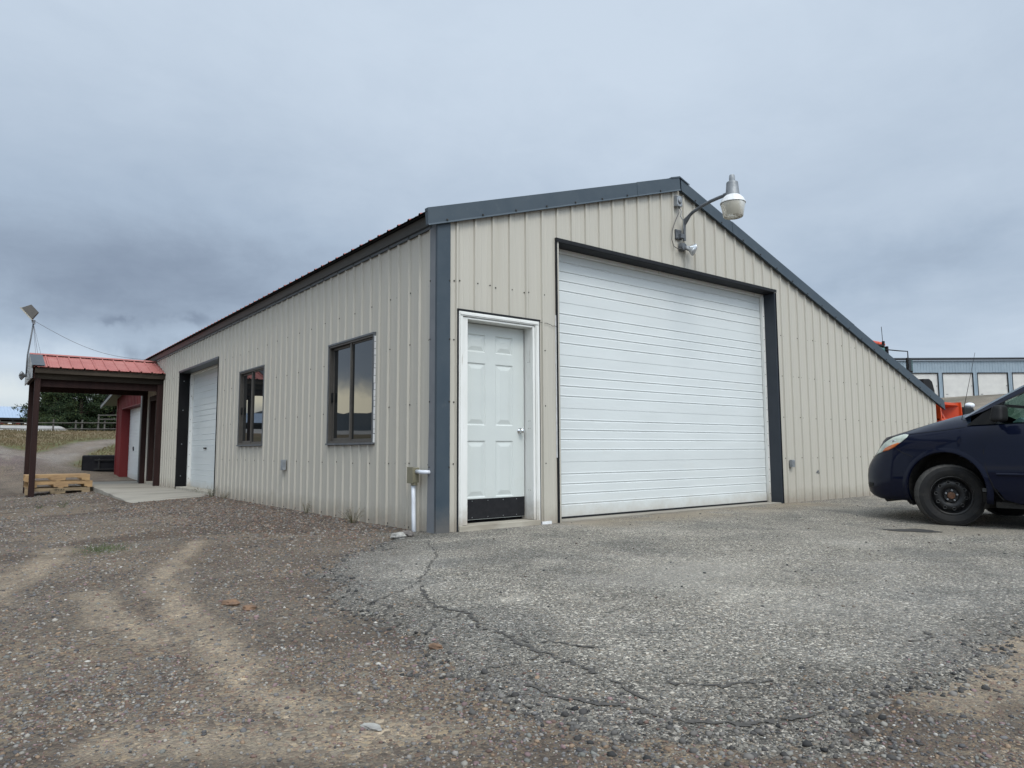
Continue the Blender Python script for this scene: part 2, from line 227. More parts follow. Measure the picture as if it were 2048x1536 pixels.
def stone_mat(name, attr, stones, s_big, s_small, contrast, bump):
    """ground: vertex colour gives the soil / stone mix, voronoi cells give each stone its own tone"""
    m, nt, b = new_mat(name); N = nt.nodes; L = nt.links
    b.inputs['Roughness'].default_value = 0.92; b.inputs['Specular IOR Level'].default_value = 0.25
    t = N.new('ShaderNodeTexCoord'); a = N.new('ShaderNodeVertexColor'); a.layer_name = attr
    warp = N.new('ShaderNodeTexNoise'); warp.inputs['Scale'].default_value = 14; warp.inputs['Detail'].default_value = 3; L.new(t.outputs['Object'], warp.inputs['Vector'])
    wv = N.new('ShaderNodeVectorMath'); wv.operation = 'SCALE'; L.new(warp.outputs['Color'], wv.inputs[0]); wv.inputs['Scale'].default_value = 0.035
    add = N.new('ShaderNodeVectorMath'); add.operation = 'ADD'; L.new(t.outputs['Object'], add.inputs[0]); L.new(wv.outputs[0], add.inputs[1])
    def vor(s):
        v = N.new('ShaderNodeTexVoronoi'); v.inputs['Scale'].default_value = s; L.new(add.outputs[0], v.inputs['Vector']); return v
    def math(op, x, y=None, clamp=False):
        n = N.new('ShaderNodeMath'); n.operation = op; n.use_clamp = clamp
        for i, q in enumerate((x, y)):
            if q is None: continue
            if isinstance(q, (int, float)): n.inputs[i].default_value = q
            else: L.new(q, n.inputs[i])
        return n.outputs[0]
    def cell(v):
        sp = N.new('ShaderNodeSeparateColor'); L.new(v.outputs['Color'], sp.inputs[0])
        r = N.new('ShaderNodeValToRGB'); el_ = r.color_ramp.elements; r.color_ramp.interpolation = 'CONSTANT'
        el_[0].position = 0; el_[0].color = (*stones[0][1], 1); el_[1].position = stones[1][0]; el_[1].color = (*stones[1][1], 1)
        for p_, c_ in stones[2:]:
            q = el_.new(p_); q.color = (*c_, 1)
        L.new(sp.outputs[0], r.inputs[0]); return r.outputs[0], sp.outputs[1]
    v1, v2 = vor(s_big), vor(s_small)
    c1, k1 = cell(v1); c2, k2 = cell(v2)
    big = N.new('ShaderNodeTexNoise'); big.inputs['Scale'].default_value = 0.9; big.inputs['Detail'].default_value = 8; big.inputs['Roughness'].default_value = 0.6; L.new(t.outputs['Object'], big.inputs['Vector'])
    pick = math('GREATER_THAN', math('ADD', k1, math('MULTIPLY', big.outputs[0], 0.5)), 0.92)
    mx = N.new('ShaderNodeMix'); mx.data_type = 'RGBA'; L.new(pick, mx.inputs['Factor']); L.new(c2, mx.inputs['A']); L.new(c1, mx.inputs['B'])
    # stones multiply the local tone; a = 0.5 is plain stone, alpha tells how much the fines cover them
    mul = N.new('ShaderNodeMix'); mul.data_type = 'RGBA'; mul.blend_type = 'MULTIPLY'; mul.inputs['Factor'].default_value = 1.0
    L.new(a.outputs['Color'], mul.inputs['A'])
    sc = N.new('ShaderNodeVectorMath'); sc.operation = 'SCALE'; L.new(mx.outputs['Result'], sc.inputs[0]); sc.inputs['Scale'].default_value = 2.0; L.new(sc.outputs[0], mul.inputs['B'])
    fine = N.new('ShaderNodeTexNoise'); fine.inputs['Scale'].default_value = 160; fine.inputs['Detail'].default_value = 4; L.new(t.outputs['Object'], fine.inputs['Vector'])
    fr = N.new('ShaderNodeMapRange'); fr.inputs[1].default_value = 0.3; fr.inputs[2].default_value = 0.7; fr.inputs[3].default_value = 0.72; fr.inputs[4].default_value = 1.25; L.new(fine.outputs[0], fr.inputs[0])
    soil = N.new('ShaderNodeVectorMath'); soil.operation = 'SCALE'; L.new(a.outputs['Color'], soil.inputs[0]); L.new(fr.outputs[0], soil.inputs['Scale'])
    cover = math('MULTIPLY', a.outputs['Alpha'], contrast, True)
    m2 = N.new('ShaderNodeMix'); m2.data_type = 'RGBA'; L.new(cover, m2.inputs['Factor']); L.new(soil.outputs[0], m2.inputs['A']); L.new(mul.outputs['Result'], m2.inputs['B'])
    # broad mottling
    br = N.new('ShaderNodeMapRange'); br.inputs[1].default_value = 0.3; br.inputs[2].default_value = 0.7; br.inputs[3].default_value = 0.80; br.inputs[4].default_value = 1.16; L.new(big.outputs[0], br.inputs[0])
    fin = N.new('ShaderNodeVectorMath'); fin.operation = 'SCALE'; L.new(m2.outputs['Result'], fin.inputs[0]); L.new(br.outputs[0], fin.inputs['Scale'])
    L.new(fin.outputs[0], b.inputs['Base Color'])
    h = math('ADD', math('MULTIPLY', math('SUBTRACT', 0.5, v1.outputs['Distance']), pick), math('MULTIPLY', math('SUBTRACT', 0.5, v2.outputs['Distance']), 0.55))
    h = math('ADD', h, math('MULTIPLY', fine.outputs[0], 0.35))
    bp = N.new('ShaderNodeBump'); bp.inputs['Strength'].default_value = bump; bp.inputs['Distance'].default_value = 0.012; L.new(h, bp.inputs['Height']); L.new(bp.outputs[0], b.inputs['Normal'])
    return m
M['ground'] = stone_mat('gravel_and_soil', 'tone', [(0, (0.30, 0.28, 0.28)), (0.22, (0.56, 0.52, 0.47)), (0.42, (0.44, 0.45, 0.46)), (0.58, (0.46, 0.36, 0.33)), (0.68, (0.72, 0.65, 0.53)), (0.78, (0.20, 0.19, 0.19)), (0.87, (0.55, 0.56, 0.53)), (0.965, (0.95, 0.9, 0.83))], 52, 120, 0.95, 0.75)
M['asphalt'] = stone_mat('worn_chip_asphalt', 'tone', [(0, (0.17, 0.168, 0.16)), (0.2, (0.45, 0.44, 0.42)), (0.42, (0.64, 0.63, 0.59)), (0.60, (0.25, 0.245, 0.235)), (0.72, (0.62, 0.55, 0.47)), (0.82, (1.25, 1.2, 1.12)), (0.92, (0.40, 0.38, 0.355))], 80, 150, 1.0, 0.9)
def pebble_mat():
    m, nt, b = new_mat('pebbles'); N = nt.nodes; L = nt.links; a = N.new('ShaderNodeVertexColor'); a.layer_name = 'tone'
    L.new(a.outputs[0], b.inputs['Base Color']); b.inputs['Roughness'].default_value = 0.8; b.inputs['Specular IOR Level'].default_value = 0.3; return m
M['pebble'] = pebble_mat()

# ---------------------------------------------------------------- mesh helpers
def world_loc(o):
    v = Vector((0, 0, 0))
    while o: v += o.location; o = o.parent
    return v
class MB:
    def __init__(s): s.v = []; s.f = []; s.m = []
    def add(s, vs, fs, mi=0):
        b = len(s.v); s.v += [tuple(v) for v in vs]; s.f += [tuple(b + i for i in f) for f in fs]; s.m += [mi] * len(fs); return s
    def box(s, x0, x1, y0, y1, z0, z1, mi=0, mat=None):
        vs = [Vector(p) for p in ((x0, y0, z0), (x1, y0, z0), (x1, y1, z0), (x0, y1, z0), (x0, y0, z1), (x1, y0, z1), (x1, y1, z1), (x0, y1, z1))]
        if mat: vs = [mat @ v for v in vs]
        return s.add(vs, [(0, 3, 2, 1), (4, 5, 6, 7), (0, 1, 5, 4), (1, 2, 6, 5), (2, 3, 7, 6), (3, 0, 4, 7)], mi)
    def prism(s, pts, fn, a, b, mi=0):
        """pts 2D polygon, fn(p,q,t)->xyz, extruded t=a..b"""
        n = len(pts); vs = [fn(p, q, a) for p, q in pts] + [fn(p, q, b) for p, q in pts]
        fs = [tuple(range(n))[::-1], tuple(range(n, 2 * n))] + [(i, (i + 1) % n, n + (i + 1) % n, n + i) for i in range(n)]
        return s.add(vs, fs, mi)
    def tube(s, path, r, seg=8, mi=0, cap=True):
        path = [Vector(p) for p in path]; rs = r if isinstance(r, (list, tuple)) else [r] * len(path)
        rings = []; up = None
        for i, p in enumerate(path):
            t = (path[min(i + 1, len(path) - 1)] - path[max(i - 1, 0)]).normalized()
            if up is None: up = Vector((0, 0, 1)) if abs(t.z) < 0.9 else Vector((1, 0, 0))
            a = t.cross(up).normalized(); bb = a.cross(t).normalized(); up = bb
            rings.append([p + (a * cos(2 * pi * k / seg) + bb * sin(2 * pi * k / seg)) * rs[i] for k in range(seg)])
        vs = [v for rg in rings for v in rg]; fs = []
        for i in range(len(path) - 1):
            for k in range(seg):
                fs.append((i * seg + k, i * seg + (k + 1) % seg, (i + 1) * seg + (k + 1) % seg, (i + 1) * seg + k))
        if cap: fs += [tuple(range(seg))[::-1], tuple(range((len(path) - 1) * seg, len(path) * seg))]
        return s.add(vs, fs, mi)
    def lathe(s, prof, mat=None, seg=24, mi=0):
        """prof list (r, z), around z"""
        vs = []; fs = []
        for r, z in prof:
            for k in range(seg): vs.append(Vector((r * cos(2 * pi * k / seg), r * sin(2 * pi * k / seg), z)))
        if mat: vs = [mat @ v for v in vs]
        for i in range(len(prof) - 1):
            for k in range(seg): fs.append((i * seg + k, i * seg + (k + 1) % seg, (i + 1) * seg + (k + 1) % seg, (i + 1) * seg + k))
        return s.add(vs, fs, mi)
    def sheet(s, rows, mi=0):
        n = len(rows[0]); vs = [v for r in rows for v in r]; fs = []
        for i in range(len(rows) - 1):
            for k in range(n - 1): fs.append((i * n + k, i * n + k + 1, (i + 1) * n + k + 1, (i + 1) * n + k))
        return s.add(vs, fs, mi)
    def build(s, name, mats, parent=None, smooth=False, bevel=0.0, solid=0.0, autosmooth=None):
        if not isinstance(mats, (list, tuple)): mats = [mats]
        me = bpy.data.meshes.new(name); off = world_loc(parent) if parent else Vector((0, 0, 0))
        me.from_pydata([tuple(Vector(v) - off) for v in s.v], [], s.f)
        for m in mats: me.materials.append(m)
        me.polygons.foreach_set('material_index', s.m)
        if smooth: me.polygons.foreach_set('use_smooth', [True] * len(s.f))
        me.update(); o = bpy.data.objects.new(name, me); C.objects.link(o)
        if parent: o.parent = parent
        if autosmooth is not None:
            me.polygons.foreach_set('use_smooth', [True] * len(s.f)); me.set_sharp_from_angle(angle=R(autosmooth))
        if bevel:
            bv = o.modifiers.new('bevel', 'BEVEL'); bv.width = bevel; bv.segments = 2; bv.limit_method = 'ANGLE'; bv.angle_limit = R(40)
        if solid:
            sm_ = o.modifiers.new('thick', 'SOLIDIFY'); sm_.thickness = solid
        return o
def tag(o, label=None, cat=None, group=None, kind=None):
    if label: o['label'] = label
    if cat: o['category'] = cat
    if group: o['group'] = group
    if kind: o['kind'] = kind
    return o
def thing(name, label, cat, loc=(0, 0, 0), group=None):
    o = bpy.data.objects.new(name, None); C.objects.link(o); o.location = loc; o.empty_display_size = 0.2
    return tag(o, label, cat, group)
def copy_tree(o, parent=None):
    c = o.copy(); C.objects.link(c)
    if parent: c.parent = parent
    for ch in list(o.children): copy_tree(ch, c)
    return c

# ---------------------------------------------------------------- terrain
def sstep(a, b, x):
    t = np.clip((x - a) / (b - a), 0, 1); return t * t * (3 - 2 * t)
def H(x, y):
    x = np.asarray(x, float); y = np.asarray(y, float)
    z = -0.03 - 0.055 * np.clip(-x, 0, 4) * sstep(2, 8, y) * (1 - sstep(16, 26, y))
    z = z - 0.045 * sstep(1.0, 5.0, x) * sstep(-0.6, -2.6, y) * (1 - sstep(9, 14, x))
    # field rising behind, levelling off beyond the fence
    r = np.log1p(np.exp((np.minimum(y, 70) - 18.0) / 0.9)) * 0.9
    crest = 22.3; rr = crest - np.log1p(np.exp((crest - r) / 0.8)) * 0.8
    z = z + 0.093 * rr * (1 - sstep(14, 40, x)) 
    z = z - 0.50 * sstep(40.0, 43.0, y) * (1 - sstep(14, 30, x)) + 0.95 * sstep(44.5, 47.5, y) * (1 - sstep(0.8, 2.6, x))
    # ground rising behind the workshop towards the storage units
    e = x * 0.95 - y * 0.12
    z = z + 0.035 * np.clip(e - 12, 0, 40) + 4.85 * sstep(49, 72, e) * (1 - sstep(60, 110, y))
    # low heap of gravel on the far left
    z = z + 0.55 * np.exp(-(((x + 3.3) / 1.9) ** 2 + ((y - 21.0) / 3.0) ** 2))
    d = np.hypot(x + 1, y - 4); fade = 1 - sstep(25, 60, d)
    z = z + fade * (0.010 * np.sin(2.1 * x + 0.7 * y + 1) * np.cos(1.3 * y - 0.4 * x) + 0.006 * np.sin(5.1 * x - 2.3 * y) * np.sin(3.7 * y + 1.7 * x)) * (1 - sstep(-0.9, -0.1, x) * sstep(-1.6, -0.2, y))
    return z
def Hf(x, y): return float(H(x, y))
_p = rng.random((64, 64))
def vnoise(x, y, s):
    x = np.asarray(x, float) * s; y = np.asarray(y, float) * s
    xi = np.floor(x).astype(int); yi = np.floor(y).astype(int); fx = x - xi; fy = y - yi
    fx = fx * fx * (3 - 2 * fx); fy = fy * fy * (3 - 2 * fy)
    g = lambda a, b: _p[a % 64, b % 64]
    return (g(xi, yi) * (1 - fx) + g(xi + 1, yi) * fx) * (1 - fy) + (g(xi, yi + 1) * (1 - fx) + g(xi + 1, yi + 1) * fx) * fy
def fbm(x, y, s, o=4):
    v = 0; a = 0.5; t = 0
    for i in range(o): v = v + a * vnoise(x + 17.3 * i, y - 9.1 * i, s); t += a; a *= 0.5; s *= 2.03
    return v / t
def seg_dist(x, y, pts):
    d = np.full(np.shape(x), 1e9)
    for (ax, ay), (bx, by) in zip(pts[:-1], pts[1:]):
        ex, ey = bx - ax, by - ay; t = np.clip(((x - ax) * ex + (y - ay) * ey) / (ex * ex + ey * ey), 0, 1)
        d = np.minimum(d, np.hypot(x - ax - t * ex, y - ay - t * ey))
    return d
def inside(x, y, poly):
    c = np.zeros(np.shape(x), bool); n = len(poly)
    for i in range(n):
        x0, y0 = poly[i]; x1, y1 = poly[(i + 1) % n]
        if y0 == y1: continue
        c ^= ((y0 > y) != (y1 > y)) & (x < (x1 - x0) * (y - y0) / (y1 - y0) + x0)
    return c
def sdist(x, y, poly):
    d = seg_dist(x, y, poly + [poly[0]]); return np.where(inside(x, y, poly), d, -d)
ASPH = [(-0.35, 0.4), (-0.48, -0.05), (-1.12, -0.65), (-1.78, -1.44), (-2.04, -2.4), (-2.08, -3.04), (-2.16, -3.48), (-2.21, -3.9), (-2.22, -4.19), (-2.17, -4.45),
        (-1.91, -4.77), (-1.66, -4.92), (-1.4, -4.96), (-0.94, -4.92), (-0.43, -4.86), (0.03, -4.83), (1.2, -5.2), (4, -6.4), (14, -7.5), (15.5, 1.2), (11.6, 1.4), (11.4, 0.4)]
def asph_d(x, y):
    return sdist(x, y, ASPH) + 0.42 * (fbm(x, y, 2.2) - 0.5) + 0.22 * (fbm(x + 5, y, 11, 3) - 0.5)
DRIVE = [(-12, 29.2), (-2.64, 29.6), (-1.89, 27.6), (-1.55, 26.5), (-0.84, 28.4), (0.19, 31.7), (1.37, 33.3), (9, 36), (9, 34.5), (1.7, 31.2), (0.79, 28.6), (0.22, 26.8), (-0.22, 25.1), (-0.66, 23.2), (-1.07, 21.15), (-0.92, 20.5), (0.11, 19.9), (4, 18.5), (4, 15), (-12, 15)]
def grid_mesh(name, xs, ys, zf, colf, mat, keep=None, label_kind='structure'):
    X, Y = np.meshgrid(xs, ys); nx, ny = len(xs), len(ys)
    Z = zf(X, Y); co = np.stack([X, Y, Z], -1).reshape(-1, 3)
    i, j = np.meshgrid(np.arange(nx - 1), np.arange(ny - 1)); a = (j * nx + i).ravel()
    q = np.stack([a, a + 1, a + 1 + nx, a + nx], -1)
    if keep is not None:
        kk = keep(X, Y).ravel(); q = q[kk[q].any(1)]
        used = np.unique(q); remap = -np.ones(len(co), int); remap[used] = np.arange(len(used)); co = co[used]; q = remap[q]
    me = bpy.data.meshes.new(name); me.vertices.add(len(co)); me.vertices.foreach_set('co', co.ravel())
    me.loops.add(q.size); me.loops.foreach_set('vertex_index', q.ravel()); me.polygons.add(len(q))
    me.polygons.foreach_set('loop_start', np.arange(0, q.size, 4)); me.polygons.foreach_set('use_smooth', np.ones(len(q), bool))
    me.update(calc_edges=True); me.validate()
    ca = me.color_attributes.new('tone', 'FLOAT_COLOR', 'POINT'); ca.data.foreach_set('color', colf(co[:, 0], co[:, 1]).astype(np.float32).ravel())
    me.materials.append(mat); o = bpy.data.objects.new(name, me); C.objects.link(o); o['kind'] = label_kind
    return o
def mixc(c, col, w): return c * (1 - w[:, None]) + np.array(col)[None, :] * w[:, None]
SAND1 = [(-1.98, 0.9), (-2.26, 0.1), (-2.66, -1.0), (-2.74, -1.9), (-2.78, -2.6), (-2.82, -3.1), (-2.88, -3.45), (-2.76, -3.8), (-2.82, -4.1)]
SAND2 = [(-3.0, 1.2), (-3.16, 0.33), (-3.42, -0.5), (-3.6, -1.2)]
SAND3 = [(-3.05, -1.2), (-3.08, -2.0), (-2.95, -2.6)]
SAND4 = [(-3.3, -3.7), (-3.0, -3.95), (-2.6, -4.1)]
SAND5 = [(-1.15, -4.98), (-0.7, -5.0), (-0.25, -4.86), (0.6, -5.1)]
def ground_tone(x, y):
    n = fbm(x, y, 0.8); n2 = fbm(x + 31, y - 7, 3.1); n3 = fbm(x - 3, y + 12, 0.35, 3); n4 = fbm(x + 9, y + 2, 9.0, 3)
    c = np.tile(np.array([0.142, 0.122, 0.101]), (len(x), 1)); cover = np.full(len(x), 1.0)
    w = sstep(0.5, 0.62, n2) * 0.55; c = mixc(c, (0.098, 0.080, 0.066), w)                          # purplish damp stone
    w = sstep(0.50, 0.66, n) * 0.5; c = mixc(c, (0.18, 0.15, 0.115), w)
    w = sstep(0.52, 0.60, fbm(x * 0.8 + 3, y * 1.6 + 4, 0.9)) * sstep(-1.0, 1.2, y + 0.0 * x) * (1 - sstep(9, 12, y)); c = mixc(c, (0.085, 0.066, 0.052), w * 0.75)
    w = sstep(0.50, 0.62, fbm(x + 40, y + 4, 1.3)) * (1 - sstep(-3.2, -2.6, y)); c = mixc(c, (0.085, 0.068, 0.055), w * 0.7); cover -= 0.35 * w          # fines
    ws = 0
    for pts, wd in ((SAND1, 0.11), (SAND2, 0.17), (SAND3, 0.10), (SAND4, 0.17), (SAND5, 0.17)):
        d = seg_dist(x, y, pts) + 0.16 * (fbm(x, y, 3.5) - 0.5) + 0.12 * (n4 - 0.5); ws = np.maximum(ws, 1 - sstep(wd * 0.25, wd * 1.15, d))
    tread = 0.78 + 0.25 * n4 + 0.22 * (np.sin((y * 0.9 + x * 0.35 + 0.05 * n4) * 105.0) > 0.2) * sstep(0.35, 0.6, n2)
    c = mixc(c, (0.295, 0.245, 0.185), np.clip(ws * tread * (0.78 + 0.4 * sstep(.35, .6, n4)), 0, 1) * 0.72); cover -= 0.30 * ws
    # reddish stony strip along the wall
    w = (1 - sstep(0.3, 1.5, np.abs(x + 0.15))) * sstep(0.2, 1.0, y) * (1 - sstep(8, 10, y)); c = mixc(c, (0.122, 0.098, 0.082), w * 0.65)
    # track marks further back
    d = np.abs(np.sin((x + 0.10 * y) * 1.9 + 0.6 * n3)); w = sstep(0.80, 0.98, d) * sstep(9, 13, y) * (1 - sstep(17, 19, y)) * sstep(0.2, 1.2, -x + 0.4 * 0); c = mixc(c, (0.21, 0.18, 0.145), w * 0.5)
    w = sstep(0.55, 0.7, n) * sstep(9, 11, y) * (1 - sstep(17, 19, y)); c = mixc(c, (0.11, 0.088, 0.075), w * 0.7)
    # field beyond the drive
    dd = sdist(x, y, DRIVE) + 0.45 * (fbm(x, y, 1.1) - 0.5)
    field = sstep(-0.15, 0.3, -dd) * sstep(19.3, 20.4, y + 0.0 * x)
    field = np.maximum(field, sstep(26, 36, np.hypot(x, y)) * sstep(-0.1, 0.3, -dd))
    g = fbm(x, y, 0.5); g2 = fbm(x, y, 2.6)
    gcol = mixc(np.tile(np.array([0.155, 0.115, 0.068]), (len(x), 1)), (0.12, 0.10, 0.052), sstep(0.45, 0.65, g))
    gcol = mixc(gcol, (0.075, 0.095, 0.03), np.clip(1 - sstep(0.2, 1.9, -dd), 0, 1) * 0.8 * sstep(0.3, 0.6, g2 + 0.15))
    gcol = mixc(gcol, (0.20, 0.155, 0.10), sstep(0.55, 0.72, g2) * 0.3)
    c = c * (1 - field[:, None]) + gcol * field[:, None]; cover = cover * (1 - field) + 0.25 * field
    # drive itself: paler stones with brown ruts
    drv = sstep(0, 0.5, dd) * sstep(19.5, 21.5, y); rut = sstep(0.45, 0.62, fbm(x * 1.0, y * 0.35, 1.6)); c = mixc(c, (0.215, 0.20, 0.185), drv * 0.85); c = mixc(c, (0.15, 0.12, 0.095), drv * rut * 0.5)
    heap = np.exp(-(((x + 3.4) / 1.5) ** 2 + ((y - 21.0) / 2.4) ** 2)); c = mixc(c, (0.125, 0.10, 0.10), np.clip(heap * 1.3, 0, 1) * sstep(0.35, 0.6, g2 + 0.1))
    # pale road beyond the fence; stony bank under the storage units
    w = sstep(43.6, 44.4, y) * (1 - sstep(55, 57, y)) * (1 - sstep(0.9, 1.5, x)); c = mixc(c, (0.33, 0.32, 0.31), w); cover *= 1 - 0.7 * w
    e = x * 0.95 - y * 0.12
    w = sstep(16, 22, e); s = fbm(x * 0.15, (x * 0.95 - y * 0.12) * 1.0, 0.9); b = mixc(np.tile(np.array([0.225, 0.195, 0.16]), (len(x), 1)), (0.14, 0.125, 0.10), sstep(0.42, 0.6, s)); c = c * (1 - w[:, None]) + b * w[:, None]
    # green scraps
    w = np.exp(-(((x + 2.72) / 0.16) ** 2 + ((y - 0.96) / 0.30) ** 2)) * sstep(0.4, 0.6, n4 + 0.1); c = mixc(c, (0.06, 0.07, 0.03), np.clip(w, 0, 1) * 0.55)
    jit = 0.88 + 0.24 * n4; c = c * jit[:, None]
    return np.concatenate([c, np.clip(cover, 0, 1)[:, None]], 1)
def axis(lo, hi, d, far, g=1.13):
    a = list(np.arange(lo, hi, d)); s = d; v = a[-1]
    while v < far: s = s * g; v += s; a.append(v)
    s = d; v = a[0]; pre = []
    while v > -far: s = s * g; v -= s; pre.append(v)
    return np.array(pre[::-1] + a)
gx = axis(-4.6, 4.0, 0.04, 900, 1.07); gy = axis(-6.0, 9.0, 0.05, 900, 1.03)
grid_mesh('ground', gx, gy, H, ground_tone, M['ground'])
def asph_z(x, y): return H(x, y) + np.clip(asph_d(x, y) * 0.16, -0.03, 0.012) + 0.0035 * (fbm(x, y, 7, 3) - 0.5)
def asph_tone(x, y):
    n = fbm(x, y, 0.7); n2 = fbm(x + 3, y, 2.4); n4 = fbm(x, y + 8, 10, 3); d = asph_d(x, y)
    c = np.tile(np.array([0.232, 0.221, 0.202]), (len(x), 1)); cover = np.full(len(x), 1.0)
    w = sstep(0.46, 0.62, n); c = mixc(c, (0.26, 0.248, 0.228), w * 0.85); cover -= 0.25 * w
    w = sstep(0.5, 0.68, n2); c = mixc(c, (0.15, 0.147, 0.14), w * 0.65)
    for cx, cy, rx, ry, a in ((-0.25, -3.6, 0.34, 0.42, 0.9), (0.3, -2.9, 0.7, 0.6, 0.9), (1.9, -1.2, 0.5, 0.8, 0.5), (2.4, -2.6, 0.7, 0.5, 0.4), (-0.95, -3.32, 0.13, 0.10, 1.0), (-0.99, -3.06, 0.08, 0.07, 1.0), (-1.25, -2.86, 0.12, 0.09, 1.0), (-0.3, -2.1, 0.14, 0.12, .9), (1.37, -3.48, 0.16, 0.16, 0.8)):
        w = np.exp(-(((x - cx) / rx) ** 2 + ((y - cy) / ry) ** 2)) * sstep(0.35, 0.6, n2 + 0.12); c = mixc(c, (0.335, 0.315, 0.28), w * a); cover -= 0.35 * w * a
    w = sstep(-1.1, -0.15, y) * sstep(1.3, 1.8, x) * (1 - sstep(6, 7, x)) * sstep(0.35, 0.6, n2 + 0.1); c = mixc(c, (0.27, 0.225, 0.165), w * 0.75); cover -= 0.6 * w   # dirt at the big door
    w = sstep(0.5, 0.62, n) * sstep(2.5, 4, x) * (1 - sstep(8, 9, x)); c = mixc(c, (0.27, 0.235, 0.18), w * 0.5); cover -= 0.3 * w
    w = 1 - sstep(0.02, 0.6, d + 0.5 * (n2 - .5)); c = mixc(c, (0.115, 0.107, 0.098), w * 0.62)                       # dark broken rim
    w = (1 - sstep(0.0, 0.35, np.hypot(x + 0.1, (y + 0.05) * 1.4) - 0.2)); c = mixc(c, (0.10, 0.098, 0.092), np.clip(w, 0, 1) * 0.6)
    c = c * (0.9 + 0.2 * n4)[:, None]
    return np.concatenate([c, np.clip(cover, 0, 1)[:, None]], 1)
ax_ = np.concatenate([np.arange(-2.8, 3.0, 0.03), np.arange(3.0, 16.5, 0.09)]); ay_ = np.concatenate([np.arange(-8, -5.4, 0.1), np.arange(-5.4, 0.6, 0.03), np.arange(0.6, 1.8, .1)])
grid_mesh('asphalt_apron', ax_, ay_, asph_z, asph_tone, M['asphalt'], keep=lambda X, Y: (asph_d(X, Y) > -0.16) & ~((X > 0.12) & (Y > 0.2) & (X < 11.4)))
# cracks: thin ribbons of dark filling with wandering width
def crack_path(pts, n=26, amp=0.028):
    out = []
    for (ax, ay), (bx, by) in zip(pts[:-1], pts[1:]):
        k = max(3, int(math.hypot(bx - ax, by - ay) * n * 2.2))
        for i in range(k): t = i / k; out.append((ax + (bx - ax) * t + random.uniform(-amp, amp) * 0.6, ay + (by - ay) * t + random.uniform(-amp, amp) * 0.6))
    return out + [pts[-1]]
cb = MB()
CR = [([(-1.45, -2.2), (-1.55, -2.38), (-1.69, -2.74), (-1.65, -2.99), (-1.75, -3.24), (-1.74, -3.47), (-1.79, -3.53), (-1.80, -3.76), (-1.82, -4.03), (-1.86, -4.25), (-1.9, -4.4)], 0.011),
      ([(-0.35, -0.4), (-0.74, -1.22), (-1.27, -1.93), (-1.55, -2.24), (-1.75, -2.36), (-1.97, -2.51)], 0.006),
      ([(-1.65, -2.99), (-1.86, -3.05), (-2.0, -3.2)], 0.007), ([(-1.79, -3.53), (-1.66, -3.68), (-1.60, -3.9)], 0.006),
      ([(-1.80, -3.76), (-1.98, -3.8), (-2.1, -3.78)], 0.008), ([(-2.1, -4.0), (-2.1, -4.21), (-2.0, -4.38), (-1.95, -4.55), (-1.80, -4.7), (-1.6, -4.78)], 0.012),
      ([(-1.72, -4.3), (-1.6, -4.45), (-1.42, -4.52)], 0.007), ([(-0.55, -4.6), (-0.38, -4.63), (-0.3, -4.55)], 0.008)]
for pts, w in CR:
    p = crack_path(pts); L_, R_ = [], []
    for i, (x, y) in enumerate(p):
        a = p[max(i - 1, 0)]; b = p[min(i + 1, len(p) - 1)]; tx, ty = b[0] - a[0], b[1] - a[1]; l = math.hypot(tx, ty) + 1e-9
        ww = 0.85 * w * random.choice((0.05, 0.3, 0.6, 0.9, 1.3, 1.5)) * (0.4 if i in (0, len(p) - 1) else 1); nx_, ny_ = -ty / l * ww, tx / l * ww
        for lst, s in ((L_, 1), (R_, -1)): qx, qy = x + s * nx_, y + s * ny_; lst.append((qx, qy, float(asph_z(qx, qy)) + 0.0035))
    cb.sheet([L_, R_])
tag(cb.build('asphalt_cracks', M['crack']), kind='structure')
ob = MB(); ring = []
for k in range(40):
    t = 2 * pi * k / 40; rr_ = 1 + 0.18 * sin(3 * t + 1) + 0.1 * sin(7 * t); px_ = 4.06 + 0.19 * cos(t) * rr_; py_ = -2.66 + 0.24 * sin(t) * rr_
    ring.append((px_, py_, float(asph_z(px_, py_)) + 0.005))
ob.add([(4.06, -2.66, float(asph_z(4.06, -2.66)) + 0.005)] + ring, [(0, 1 + k, 1 + (k + 1) % 40) for k in range(40)])
tag(ob.build('oil_stain', M['oil']), kind='structure')
# concrete pad along the side of the workshop
cp = MB(); rows = []
for yy in np.linspace(7.95, 16.2, 40):
    t = min(1, (yy - 7.95) / 4.4); zo = -0.10 * (1 - t) - 0.0 * t; j = 0.012 * sin(yy * 5)
    xo = -1.34 if yy < 12.9 else -1.34
    rows.append([(xo + j, yy, zo - 0.2), (xo + j, yy, zo - 0.012), (xo + j + 0.014, yy, zo), (-0.7, yy, zo * .5 - 0.01), (0.35, yy, -0.018)])
cp.sheet(rows); cp.add(rows[0] + [(0.35, 7.95, -0.3)], [(0, 1, 2, 3, 4, 5)])
tag(cp.build('concrete_pad', M['concrete'], autosmooth=30), kind='structure')

